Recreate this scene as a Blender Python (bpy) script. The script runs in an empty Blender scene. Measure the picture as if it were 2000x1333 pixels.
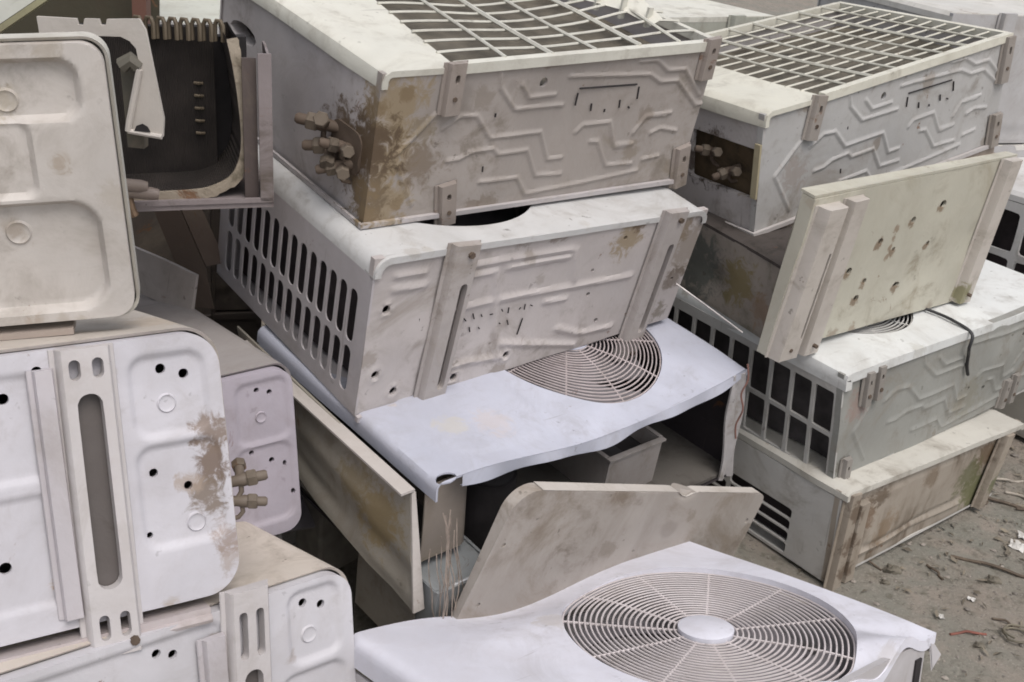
import bpy, math, random
import numpy as np
from mathutils import Matrix, Vector
rnd = random.Random(7)
S = bpy.context.scene
COL = S.collection
R = math.radians

# ---------------------------------------------------------------- camera
cam = bpy.data.cameras.new('camera'); camo = bpy.data.objects.new('camera', cam); COL.objects.link(camo)
cx, cd, cf = (0.99499, 0.04023, 0.09158), (0.10002, -0.40018, -0.91096), (0.0, 0.91555, -0.4022)
camo.matrix_world = Matrix(((cx[0], -cd[0], -cf[0], 0), (cx[1], -cd[1], -cf[1], 0), (cx[2], -cd[2], -cf[2], 1.2738), (0, 0, 0, 1)))
cam.sensor_width = 36; cam.lens = 41.118; cam.clip_start = .05; cam.clip_end = 400
S.camera = camo
# ---------------------------------------------------------------- sky and sun (overcast)
SUN_EL, SUN_AZ = 62, 150          # azimuth measured clockwise from +y
w = bpy.data.worlds.new('World'); S.world = w; w.use_nodes = True
nt = w.node_tree; sky = nt.nodes.new('ShaderNodeTexSky'); sky.sky_type = 'NISHITA'; sky.sun_disc = False
sky.sun_elevation = R(SUN_EL); sky.sun_rotation = R(SUN_AZ); sky.dust_density = 4.0; sky.air_density = 1.0; sky.ozone_density = 1.0
hs_ = nt.nodes.new('ShaderNodeHueSaturation'); hs_.inputs['Saturation'].default_value = .35   # overcast: greyer than a clear sky
nt.links.new(sky.outputs[0], hs_.inputs['Color']); nt.links.new(hs_.outputs[0], nt.nodes['Background'].inputs[0]); nt.nodes['Background'].inputs[1].default_value = .15
sl = bpy.data.lights.new('sun', 'SUN'); sl.energy = 1.0; sl.angle = R(35); sl.color = (1, .95, .9)
so = bpy.data.objects.new('sun', sl); COL.objects.link(so)
az = R(SUN_AZ); el = R(SUN_EL)
d = Vector((math.sin(az) * math.cos(el), math.cos(az) * math.cos(el), math.sin(el)))
so.rotation_euler = d.to_track_quat('Z', 'Y').to_euler(); so.location = d * 20
vs = S.view_settings; vs.view_transform = 'Standard'; vs.look = 'None'; vs.gamma = 1; vs.exposure = 0.24; vs.use_curve_mapping = False

S.cycles.filter_width = 1.8; S.cycles.max_bounces = 5; S.cycles.diffuse_bounces = 3; S.cycles.glossy_bounces = 2
# ---------------------------------------------------------------- materials
def NN(t, typ, **k):
    n = t.nodes.new(typ)
    for a, b in k.items(): setattr(n, a, b)
    return n
_mats = {}
def paint(name, base, dirt=(.20, .165, .125), dirt_amt=.45, rust=.15, seed=0., streak=0., streak_axis=2, stains=(), speck=.5, rough=.5, metal=0., bump=.12):
    if name in _mats: return _mats[name]
    m = bpy.data.materials.new(name); m.use_nodes = True; t = m.node_tree; L = t.links.new
    bs = t.nodes['Principled BSDF']
    tc = NN(t, 'ShaderNodeTexCoord'); mp = NN(t, 'ShaderNodeMapping'); mp.inputs['Location'].default_value = (seed * 3.1, seed * 1.7, seed * 2.3)
    L(tc.outputs['Object'], mp.inputs[0]); vec = mp.outputs[0]
    def noise(sc, det=6, ro=.6, v=vec, dist=0):
        n = NN(t, 'ShaderNodeTexNoise'); n.inputs['Scale'].default_value = sc; n.inputs['Detail'].default_value = det
        n.inputs['Roughness'].default_value = ro; n.inputs['Distortion'].default_value = dist; L(v, n.inputs['Vector']); return n.outputs['Fac']
    def ramp(src, a, b, lo=0., hi=1.):
        n = NN(t, 'ShaderNodeMapRange'); n.interpolation_type = 'SMOOTHSTEP'; L(src, n.inputs[0])
        n.inputs[1].default_value = a; n.inputs[2].default_value = b; n.inputs[3].default_value = lo; n.inputs[4].default_value = hi; return n.outputs[0]
    def mix(fac, a, b, mode='MIX'):
        n = NN(t, 'ShaderNodeMix', data_type='RGBA', blend_type=mode)
        if isinstance(fac, float): n.inputs[0].default_value = fac
        else: L(fac, n.inputs[0])
        for s, i in ((a, 6), (b, 7)):
            if isinstance(s, tuple): n.inputs[i].default_value = (*s[:3], 1)
            else: L(s, n.inputs[i])
        return n.outputs[2]
    def mul(a, b):
        n = NN(t, 'ShaderNodeMath', operation='MULTIPLY')
        for s, i in ((a, 0), (b, 1)):
            if isinstance(s, float): n.inputs[i].default_value = s
            else: L(s, n.inputs[i])
        return n.outputs[0]
    n1, n2, n3 = noise(3.2, 5, .62, dist=.6), noise(17, 5, .68, dist=.4), noise(130, 2, .5)
    c = mix(ramp(n1, .32, .68), tuple(x * .90 for x in base), tuple(min(.8, x * 1.05) for x in base))
    c = mix(ramp(n2, .35, .75, 0, .28), c, tuple(x * y for x, y in zip(base, (.76, .72, .68))))
    nd = noise(5.5, 6, .72, dist=.9)
    c = mix(mul(ramp(nd, .50, .74), float(dirt_amt)), c, dirt)
    c = mix(mul(mul(ramp(n2, .5, .72), ramp(n1, .42, .62)), float(dirt_amt)), c, tuple(x * .75 for x in dirt))
    if streak:
        m2 = NN(t, 'ShaderNodeMapping'); sc = [19., 19., 19.]; sc[streak_axis] = 2.2; m2.inputs['Scale'].default_value = sc
        L(vec, m2.inputs[0]); ns = noise(1., 6, .6, m2.outputs[0])
        c = mix(mul(mul(ramp(ns, .44, .62), ramp(n1, .38, .56)), float(streak)), c, (.12, .085, .055))
    fac_r = None
    if rust:
        nr = noise(8.5, 6, .74, dist=1.2); fr = ramp(nr, .66 - rust * .12, .72 - rust * .10)
        c = mix(mul(fr, .85), c, mix(n3, (.10, .045, .022), (.22, .11, .055)))
    n5 = noise(42, 5, .72, dist=.8) if stains else None
    for (p, rad, col, amt) in stains:
        dn = NN(t, 'ShaderNodeVectorMath', operation='DISTANCE'); L(tc.outputs['Object'], dn.inputs[0]); dn.inputs[1].default_value = p
        a = NN(t, 'ShaderNodeMath', operation='MULTIPLY_ADD'); L(n2, a.inputs[0]); a.inputs[1].default_value = rad * 1.0; L(dn.outputs['Value'], a.inputs[2])
        a2 = NN(t, 'ShaderNodeMath', operation='MULTIPLY_ADD'); L(n5, a2.inputs[0]); a2.inputs[1].default_value = rad * 2.6; L(a.outputs[0], a2.inputs[2])
        c = mix(mul(ramp(a2.outputs[0], rad * 2.75, rad * 2.2), float(amt)), c, col)
    if speck:
        c = mix(mul(mul(ramp(noise(48, 3, .6), .66, .72), ramp(n1, .42, .58)), float(speck)), c, (.06, .045, .033))
    if speck:   # fine scratches
        m3 = NN(t, 'ShaderNodeMapping'); m3.inputs['Scale'].default_value = (6., 95., 6.); m3.inputs['Rotation'].default_value = (.5 + seed, .9 + seed * .7, .6 + seed * 1.3); L(vec, m3.inputs[0])
        c = mix(mul(ramp(noise(1., 2, .5, m3.outputs[0]), .70, .76), .30), c, (.14, .115, .095))
    L(c, bs.inputs['Base Color'])
    L(ramp(nd, .3, .75, rough - .06, min(.95, rough + .25)), bs.inputs['Roughness'])
    bs.inputs['Metallic'].default_value = metal; bs.inputs['Specular IOR Level'].default_value = .38
    b = NN(t, 'ShaderNodeBump'); b.inputs['Strength'].default_value = bump; b.inputs['Distance'].default_value = .01
    bm = NN(t, 'ShaderNodeMath', operation='MULTIPLY_ADD'); L(n2, bm.inputs[0]); bm.inputs[1].default_value = 1.0; L(mul(n3, .12), bm.inputs[2])
    L(bm.outputs[0], b.inputs['Height']); L(b.outputs[0], bs.inputs['Normal'])
    _mats[name] = m; return m
def plain(name, col, rough=.6, metal=0., var=.35, scale=30., fins=None):
    if name in _mats: return _mats[name]
    m = bpy.data.materials.new(name); m.use_nodes = True; t = m.node_tree; L = t.links.new; bs = t.nodes['Principled BSDF']
    tc = NN(t, 'ShaderNodeTexCoord'); n = NN(t, 'ShaderNodeTexNoise'); n.inputs['Scale'].default_value = scale; n.inputs['Detail'].default_value = 8
    L(tc.outputs['Object'], n.inputs['Vector'])
    r = NN(t, 'ShaderNodeValToRGB'); r.color_ramp.elements[0].position = .3; r.color_ramp.elements[1].position = .7
    r.color_ramp.elements[0].color = (*[x * (1 - var) for x in col], 1); r.color_ramp.elements[1].color = (*[min(1, x * (1 + var)) for x in col], 1)
    L(n.outputs['Fac'], r.inputs[0]); L(r.outputs[0], bs.inputs['Base Color'])
    bs.inputs['Roughness'].default_value = rough; bs.inputs['Metallic'].default_value = metal
    b = NN(t, 'ShaderNodeBump'); b.inputs['Strength'].default_value = .25; b.inputs['Distance'].default_value = .004; L(n.outputs['Fac'], b.inputs['Height'])
    if fins:
        wv = NN(t, 'ShaderNodeTexWave', bands_direction=fins[0]); wv.inputs['Scale'].default_value = fins[1]; wv.inputs['Distortion'].default_value = .6; wv.inputs['Detail'].default_value = 1
        L(tc.outputs['Object'], wv.inputs['Vector'])
        b2 = NN(t, 'ShaderNodeBump'); b2.inputs['Strength'].default_value = .9; b2.inputs['Distance'].default_value = .004; L(wv.outputs['Fac'], b2.inputs['Height']); L(b.outputs[0], b2.inputs['Normal']); L(b2.outputs[0], bs.inputs['Normal'])
    else: L(b.outputs[0], bs.inputs['Normal'])
    _mats[name] = m; return m

# ---------------------------------------------------------------- mesh building
class MB:
    def __init__(s): s.v = []; s.f = []
    def add(s, V, F):
        b = len(s.v); s.v.extend([tuple(map(float, p)) for p in V]); s.f.extend([tuple(i + b for i in q) for q in F]); return s
    def box(s, x0, x1, y0, y1, z0, z1):
        return s.add([(x, y, z) for x in (x0, x1) for y in (y0, y1) for z in (z0, z1)], [(0, 1, 3, 2), (4, 6, 7, 5), (0, 4, 5, 1), (2, 3, 7, 6), (0, 2, 6, 4), (1, 5, 7, 3)])
    def tube(s, path, r, n=8, closed=False, cap=True):
        P = [Vector(p) for p in path]; N = len(P); V = []; F = []; up = None
        rr = r if isinstance(r, (list, tuple)) else [r] * N
        for i in range(N):
            a = P[(i - 1) % N] if (i or closed) else P[i]; b = P[(i + 1) % N] if (i < N - 1 or closed) else P[i]
            t = (b - a).normalized()
            if up is None: up = t.orthogonal().normalized()
            up = (up - t * up.dot(t)).normalized(); sd = t.cross(up)
            for k in range(n):
                an = 2 * math.pi * k / n; V.append(P[i] + (up * math.cos(an) + sd * math.sin(an)) * rr[i])
        for i in range(N if closed else N - 1):
            for k in range(n):
                j = (i + 1) % N; F.append((i * n + k, i * n + (k + 1) % n, j * n + (k + 1) % n, j * n + k))
        if cap and not closed: F += [tuple(range(n - 1, -1, -1)), tuple((N - 1) * n + k for k in range(n))]
        return s.add(V, F)
    def poly(s, pts, nvec, t):
        """flat outline with thickness t along nvec"""
        n = len(pts); nv = Vector(nvec).normalized() * t
        V = [Vector(p) for p in pts] + [Vector(p) - nv for p in pts]
        return s.add(V, [tuple(range(n)), tuple(range(2 * n - 1, n - 1, -1))] + [(i, n + i, n + (i + 1) % n, (i + 1) % n) for i in range(n)])
def link(o, parent=None):
    COL.objects.link(o)
    if parent is not None: o.parent = parent
    return o
def mesh_obj(name, mb, mat, parent=None, smooth=38, xf=None):
    V = np.array(mb.v); V = xf(V) if xf is not None else V
    me = bpy.data.meshes.new(name); me.from_pydata(V.tolist(), [], mb.f); me.update()
    if smooth:
        me.polygons.foreach_set('use_smooth', [True] * len(me.polygons)); me.set_sharp_from_angle(angle=R(smooth))
    me.materials.append(mat)
    return link(bpy.data.objects.new(name, me), parent)
def tag(o, label, cat, group=None, kind=None):
    if label: o['label'] = label
    if cat: o['category'] = cat
    if group: o['group'] = group
    if kind: o['kind'] = kind
    return o
CK = [(x, y, z) for x in (0, 1) for y in (0, 1) for z in (0, 1)]
def rotz(deg, tx=0, ty=0):
    return (Matrix.Rotation(R(deg), 3, 'Z') @ Matrix.Rotation(R(tx), 3, 'X') @ Matrix.Rotation(R(ty), 3, 'Y'))
class Thing:
    """a thing: an Empty at the centre of its base; parts are built in corner coordinates (0..L, 0..H, 0..D)"""
    def __init__(s, name, label, cat, rot, org, dims, off=None, group=None):
        s.d = np.array(dims, float); s.off = np.zeros((8, 3)) if off is None else np.array(off, float)
        s.c0 = np.array((s.d[0] / 2, s.d[1] / 2, 0.))
        M = Matrix(rot).to_4x4(); o = Vector(org) + M.to_3x3() @ Vector(s.c0)
        s.root = bpy.data.objects.new(name, None); s.root.empty_display_size = .05; COL.objects.link(s.root)
        s.root.matrix_world = Matrix.Translation(o) @ M
        tag(s.root, label, cat, group)
    def xf(s, V):
        t = np.clip(V / s.d, -.25, 1.25); W = np.zeros_like(V)
        for i, k in enumerate(CK):
            if not s.off[i].any(): continue
            c = np.ones(len(V))
            for a in range(3): c = c * (t[:, a] if k[a] else 1 - t[:, a])
            W += c[:, None] * s.off[i]
        return V + W - s.c0
    def part(s, name, mb, mat, parent=None, smooth=38): return mesh_obj(name, mb, mat, parent or s.root, smooth, s.xf)

# ---- sheet metal
def poly_dist(U, V, P):
    dmin = np.full(U.shape, 9.)
    for (a, b), (c, e) in zip(P[:-1], P[1:]):
        dx, dy = c - a, e - b; q = dx * dx + dy * dy + 1e-12
        t = np.clip(((U - a) * dx + (V - b) * dy) / q, 0, 1); dmin = np.minimum(dmin, np.hypot(U - a - t * dx, V - b - t * dy))
    return dmin
def sstep(x): x = np.clip(x, 0, 1); return x * x * (3 - 2 * x)
def HF(ribs=(), boxes=(), circ=(), dents=0., seed=0, dsize=.1, ext=(.8, .5), extra=None, rw=.009, rh=.0045):
    rg = random.Random(seed); G = [(rg.uniform(0, ext[0]), rg.uniform(0, ext[1]), rg.uniform(.4, 1.4) * dsize, rg.uniform(-1, 1)) for _ in range(18)] if dents else []
    def f(U, V):
        h = np.zeros(U.shape); hr = np.zeros(U.shape)
        for P in ribs: hr = np.maximum(hr, sstep((rw - poly_dist(U, V, P)) / (rw * .75)) * rh)
        h += hr
        for (a, b, c, e, r, k) in boxes:
            qx = np.abs(U - (a + b) / 2) - (b - a) / 2 + r; qy = np.abs(V - (c + e) / 2) - (e - c) / 2 + r
            sd = np.hypot(np.maximum(qx, 0), np.maximum(qy, 0)) + np.minimum(np.maximum(qx, qy), 0) - r
            h += k * sstep(.5 - sd / .009)
        for (a, b, r, k) in circ:
            h += k * sstep(1 - np.abs(np.hypot(U - a, V - b) - r) / (r * .45))
        for (a, b, s_, k) in G: h += dents * k * np.exp(-((U - a) ** 2 + (V - b) ** 2) / (s_ * s_))
        if extra is not None: h += extra(U, V)
        return h
    return f
def panel(mb, u0, u1, v0, v1, cell, to3, hf=None, holes=(), rounds=(0, 0, 0, 0), rim=.006, lip=.006):
    nu = max(1, round((u1 - u0) / cell)); nv = max(1, round((v1 - v0) / cell)); us = np.linspace(u0, u1, nu + 1); vv = np.linspace(v0, v1, nv + 1)
    du, dv = (u1 - u0) / nu, (v1 - v0) / nv
    U, V = [a.copy() for a in np.meshgrid(us, vv, indexing='ij')]
    gone = np.zeros((nu, nv), bool); ix = lambda i, j: i * (nv + 1) + j
    ex = []; F = []; loops = []; base = (nu + 1) * (nv + 1)
    for hole in holes:
        cu, cv, ru = hole[:3]; rv = hole[3] if len(hole) > 3 else ru
        i0 = max(0, math.floor((cu - ru * 1.05 - u0) / du)); i1 = min(nu, math.ceil((cu + ru * 1.05 - u0) / du))
        j0 = max(0, math.floor((cv - rv * 1.05 - v0) / dv)); j1 = min(nv, math.ceil((cv + rv * 1.05 - v0) / dv))
        if gone[i0:i1, j0:j1].any(): continue
        gone[i0:i1, j0:j1] = True
        lp = [(i, j0) for i in range(i0, i1)] + [(i1, j) for j in range(j0, j1)] + [(i, j1) for i in range(i1, i0, -1)] + [(i0, j) for j in range(j1, j0, -1)]
        inner = []
        for (i, j) in lp:
            dx, dy = (us[i] - cu) / ru, (vv[j] - cv) / rv; q = math.hypot(dx, dy) or 1; inner.append(base + len(ex)); ex.append((cu + dx / q * ru, cv + dy / q * rv))
        n = len(lp)
        for k in range(n): F.append((ix(*lp[k]), ix(*lp[(k + 1) % n]), inner[(k + 1) % n], inner[k]))
        loops.append((inner, hole[4] if len(hole) > 4 else lip))
    for i in range(nu):
        for j in range(nv):
            if not gone[i, j]: F.append((ix(i, j), ix(i + 1, j), ix(i + 1, j + 1), ix(i, j + 1)))
    Uf = np.concatenate([U.ravel(), [e[0] for e in ex]]); Vf = np.concatenate([V.ravel(), [e[1] for e in ex]])
    for r, su, sv, cu, cv in ((rounds[0], -1, -1, u0, v0), (rounds[1], 1, -1, u1, v0), (rounds[2], 1, 1, u1, v1), (rounds[3], -1, 1, u0, v1)):
        if r:
            qx = (Uf - (cu - su * r)) * su; qy = (Vf - (cv - sv * r)) * sv; m = (qx > 0) & (qy > 0)
            k = np.where(m, np.maximum(qx, qy) / np.maximum(np.hypot(qx, qy), 1e-9), 1)
            Uf = np.where(m, cu - su * r + su * qx * k, Uf); Vf = np.where(m, cv - sv * r + sv * qy * k, Vf)
    H = hf(Uf, Vf) if hf is not None else np.zeros(Uf.shape)
    out = [ix(i, 0) for i in range(nu)] + [ix(nu, j) for j in range(nv)] + [ix(i, nv) for i in range(nu, 0, -1)] + [ix(0, j) for j in range(nv, 0, -1)]
    if rim: loops.append((out[::-1], rim))
    for lp, dp in loops:
        b = len(Uf); n = len(lp)
        Uf = np.concatenate([Uf, Uf[lp]]); Vf = np.concatenate([Vf, Vf[lp]]); H = np.concatenate([H, H[lp] - dp])
        for k in range(n): F.append((lp[k], lp[(k + 1) % n], b + (k + 1) % n, b + k))
    X, Y, Z = to3(Uf, Vf, H)
    mb.add(np.stack([X, Y, Z], 1), F); return mb
BASE = lambda o=0.: (lambda u, v, h: (u, -o - h, v))
LEFT = lambda o=0.: (lambda u, v, h: (-o - h, u, v))
RIGHT = lambda L, o=0.: (lambda u, v, h: (L + o + h, u, v))
BACK = lambda H, o=0.: (lambda u, v, h: (u, H + o + h, v))
FLOOR = lambda o=0.: (lambda u, v, h: (u, v, -o - h))
TOP = lambda D, o=0.: (lambda u, v, h: (u, v, D + o + h))
def ROLL(L, D, r, o=0.):
    """top face whose left and right edges roll over into a skirt; u is arc length"""
    def f(u, v, h):
        def side(e):
            th = np.clip((r - e) / r, 0, math.pi / 2); ext = np.maximum(r - math.pi * r / 2 - e, 0)
            x = np.where(e >= r, e, r - (r + 0) * np.sin(th)); z = np.where(e >= r, 0, -r * (1 - np.cos(th)) - ext)
            return x - h * np.sin(th), z + h * np.cos(th)
        xl, zl = side(u); xr, zr = side(L - u); m = u < L / 2
        return np.where(m, xl, L - xr), v, D + o + np.where(m, zl, zr)
    return f
def slots(mb, cells, to3, depth=.006, n=12):
    """cells: (u0,u1,v0,v1, half width, half height, corner radius): plate cell with a rounded slot through it"""
    for (a, b, c, e, hw, hh, rr) in cells:
        S_ = []
        for k in range(4):
            for i in range(n):
                t = -1 + 2 * i / n; t = math.copysign(1 - (1 - abs(t)) ** 2.2, t); S_.append([(t, -1), (1, t), (-t, 1), (-1, -t)][k])
        cu, cv = (a + b) / 2, (c + e) / 2; N = len(S_); U = []; V = []
        for x, y in S_: U.append(cu + x * (b - a) / 2); V.append(cv + y * (e - c) / 2)
        for x, y in S_:
            q = [x * hw, y * hh]
            cxx, cyy = hw - rr, hh - rr
            ax, ay = abs(q[0]) - cxx, abs(q[1]) - cyy
            if ax > 0 and ay > 0:
                l = math.hypot(ax, ay); q = [math.copysign(cxx + ax / l * rr, q[0]), math.copysign(cyy + ay / l * rr, q[1])]
            U.append(cu + q[0]); V.append(cv + q[1])
        U += U[N:]; V += V[N:]; H = np.array([0.] * (2 * N) + [-depth] * N)
        X, Y, Z = to3(np.array(U), np.array(V), H); F = []
        for k in range(N):
            j = (k + 1) % N; F += [(k, j, N + j, N + k), (N + k, N + j, 2 * N + j, 2 * N + k)]
        mb.add(np.stack([X + 0 * H, Y + 0 * H, Z + 0 * H], 1), F)
    return mb
def flat(mb, u0, u1, v0, v1, to3, t=.004): return panel(mb, u0, u1, v0, v1, max(u1 - u0, v1 - v0), to3, rim=t)
def rail(mb, p0, p1, wd, dep, to3, sl=(), off=0.):
    """hat-section foot rail on a face, from p0 to p1 (face coordinates), slots as (t0,t1,s,half width)"""
    p0 = np.array(p0); p1 = np.array(p1); Ln = float(np.hypot(*(p1 - p0))); t = (p1 - p0) / Ln; s = np.array((t[1], -t[0]))
    g = lambda a, b, h: to3(p0[0] + s[0] * a + t[0] * b, p0[1] + s[1] * a + t[1] * b, h + off)
    hw = wd / 2; prof = [(-hw - .006, 0), (-hw - .005, .002), (-hw, .003), (-hw * .94, dep * .8), (-hw * .84, dep)]
    prof2 = prof + [(-a, h) for a, h in prof[::-1]]
    ks = sorted(sl, key=lambda q: q[0]); n = len(prof2)
    # side walls and end closures
    for half in (prof, [(-a, h) for a, h in prof[::-1]]):
        A = np.array([q[0] for q in half] * 2); Bv = np.array([0.] * len(half) + [Ln] * len(half)); Hh = np.array([q[1] for q in half] * 2)
        X, Y, Z = g(A, Bv, Hh); m = len(half); mb.add(np.stack([X + 0 * A, Y + 0 * A, Z + 0 * A], 1), [(i, i + 1, m + i + 1, m + i) for i in range(m - 1)])
    for bb in (0., Ln):
        A = np.array([q[0] for q in prof2]); Hh = np.array([q[1] for q in prof2]); X, Y, Z = g(A, bb + 0 * A, Hh); mb.add(np.stack([X + 0 * A, Y + 0 * A, Z + 0 * A], 1), [tuple(range(n))])
    W = hw * .84; rows = sorted({0., 1.} | {q[0] for q in ks} | {q[1] for q in ks})
    for a, b in zip(rows[:-1], rows[1:]):
        inn = [q for q in ks if q[0] < (a + b) / 2 < q[1]]
        if not inn:
            A = np.array([-W, W, W, -W]); Bv = np.array([a, a, b, b]) * Ln; X, Y, Z = g(A, Bv, dep + 0 * A); mb.add(np.stack([X + 0 * A, Y + 0 * A, Z + 0 * A], 1), [(0, 1, 2, 3)])
        else:
            xs = [-W] + [(inn[i][2] + inn[i + 1][2]) / 2 for i in range(len(inn) - 1)] + [W]
            for i, q in enumerate(sorted(inn, key=lambda q: q[2])):
                # cell is centred on the slot; fill the rest with strips
                h2 = q[3]; l, r_ = q[2] - h2 - .002, q[2] + h2 + .002
                slots(mb, [(l, r_, a * Ln, b * Ln, h2, (b - a) * Ln / 2 - .003, min(h2, (b - a) * Ln / 2 - .003) * .98)], lambda u, v, h: g(u, v, h + dep), depth=dep * .8)
                for c0, c1 in ((xs[i], l), (r_, xs[i + 1])):
                    A = np.array([c0, c1, c1, c0]); Bv = np.array([a, a, b, b]) * Ln; X, Y, Z = g(A, Bv, dep + 0 * A); mb.add(np.stack([X + 0 * A, Y + 0 * A, Z + 0 * A], 1), [(0, 1, 2, 3)])
    return mb
def ring_grille(mb, cu, cv, r, z, nr, r0, wire=.0016, spokes=11, dome=.0, seg=72, th0=.2, sag=None):
    zz = lambda a, x, y: z + dome * (1 - (a / r) ** 2) + (sag(x, y) if sag else 0)
    for k in range(nr):
        a = r0 + (r - r0) * k / (nr - 1); P = []
        for i in range(seg):
            t = 2 * math.pi * i / seg; x, y = cu + a * math.cos(t), cv + a * math.sin(t); P.append((x, y, zz(a, x, y)))
        mb.tube(P, wire, 5, closed=True)
    for k in range(spokes):
        t = th0 + 2 * math.pi * k / spokes; P = []
        for i in range(9):
            a = r0 * .8 + (r * 1.01 - r0 * .8) * i / 8; x, y = cu + a * math.cos(t), cv + a * math.sin(t); P.append((x, y, zz(a, x, y) - wire))
        mb.tube(P, wire * 1.15, 5)
    return mb
def disc(mb, cu, cv, r, z, t, n=40, axis='z'):
    P = [(cu + r * math.cos(2 * math.pi * k / n), cv + r * math.sin(2 * math.pi * k / n), z) for k in range(n)]
    Q = [(cu + (p[0] - cu) * .95, cv + (p[1] - cv) * .95, z + t * .15) for p in P]; lo = [(p[0], p[1], z - t) for p in P]
    F = [tuple(range(n, 2 * n))] + [(k, (k + 1) % n, n + (k + 1) % n, n + k) for k in range(n)] + [(2 * n + k, 2 * n + (k + 1) % n, (k + 1) % n, k) for k in range(n)]
    return mb.add(P + Q + lo, F)
def blade(cu, cv, z, r0, r1, a0, span, pitch):
    mb = MB(); n, m = 10, 8; V = []
    for i in range(n + 1):
        for j in range(m + 1):
            rr = r0 + (r1 - r0) * i / n; s_ = j / m; an = a0 + span * s_ * (.55 + .45 * i / n) + .35 * i / n
            V.append((cu + rr * math.cos(an), cv + rr * math.sin(an), z + pitch * (s_ - .5) * (1 - .3 * i / n)))
    F = [(i * (m + 1) + j, (i + 1) * (m + 1) + j, (i + 1) * (m + 1) + j + 1, i * (m + 1) + j + 1) for i in range(n) for j in range(m)]
    b = len(V); V2 = [(x, y, zz - .003) for x, y, zz in V]
    return mb.add(V + V2, F + [tuple(b + i for i in q[::-1]) for q in F])
def add_fan(T, cu, cv, z, r, mat, motor, a0=.3, n=3):
    hub = MB(); disc(hub, cu, cv, r * .22, z + .015, .05); h = T.part('fan_hub', hub, mat)
    for k in range(n): T.part('fan_blade', blade(cu, cv, z, r * .2, r * .97, a0 + k * 2 * math.pi / n, 1.35, .05), mat)
    m = MB(); disc(m, cu, cv, r * .2, z - .05, .06); T.part('fan_motor', m, motor)
    m = MB(); m.box(cu - .02, cu + .02, cv - r * 1.02, cv + r * 1.02, z - .118, z - .112); T.part('motor_mount', m, motor)
def valve(T, p, dr, mat, s=1.0, tilt=.3):
    p = Vector(p); dr = Vector(dr).normalized(); up = Vector((0, 0, 1)); sd = dr.cross(up).normalized()
    q = p + dr * .016 * s; ax = (up * tilt - sd).normalized()
    mb = MB(); mb.tube([p - dr * .01, p + dr * .012 * s, p + dr * .02 * s, p + dr * .03 * s], [.009 * s, .010 * s, .012 * s, .011 * s], 14)
    mb.tube([p + dr * .04 * s, p + dr * .058 * s, p + dr * .062 * s], [.009 * s, .009 * s, .006 * s], 14); mb.tube([q, q + ax * .034 * s], .0085 * s, 14)
    mb.tube([q, q - up * .02 * s, q - up * .03 * s - dr * .006, q - up * .036 * s - dr * .02], .0045 * s, 10)
    o = T.part('service_valve', mb, mat)
    for e0, e1, rr in ((p + dr * .026 * s, p + dr * .044 * s, .0155 * s), (q + ax * .03 * s, q + ax * .047 * s, .013 * s)):
        d_ = (e1 - e0) * .16; mb = MB(); mb.tube([e0, e0 + d_, e1 - d_, e1], [rr * .88, rr, rr, rr * .86], 6); T.part('hex_nut', mb, MAT_NUT, o, 25)
    return o
def bracket(T, u0, v0, u1, v1, wd, dep, mat, name='foot_bracket'):
    mb = MB(); rail(mb, (u0, v0), (u1, v1), wd, dep, BASE(.001), sl=[(.58, .82, 0, wd * .13)]); Ln = math.hypot(u1 - u0, v1 - v0)
    o = T.part(name, mb, mat)
    for f in (.32,):
        b = MB(); uu, vv = u0 + (u1 - u0) * f, v0 + (v1 - v0) * f; b.tube([(uu, -dep, vv), (uu, -dep - .003, vv)], .0042, 8); T.part('bolt', b, MAT_RUST, o)
    return o
def body(T, mat, dark=None, back=True, right=True, bottom=True, left=False, r=0., backz=1., rl=None):
    L, H, D = T.d; z1 = D - r
    if right: mb = MB(); panel(mb, .004, H - .004, 0, z1, .03, RIGHT(L, -.004), HF(dents=.002, seed=int(L * 999), ext=(H, D))); T.part('side_panel', mb, mat)
    if left: mb = MB(); panel(mb, .004, H - .004, 0, z1, .03, LEFT(-.004), HF(dents=.002, seed=int(L * 99), ext=(H, D))); T.part('side_panel', mb, mat)
    if back: mb = MB(); panel(mb, 0, L, 0, z1 * backz, .04, BACK(H), HF(dents=.002, seed=3, ext=(L, D))); T.part('back_panel', mb, mat)
    if bottom: mb = MB(); panel(mb, 0, L, 0, H, .05, FLOOR(0), None); T.part('rear_panel', mb, mat)
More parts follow.
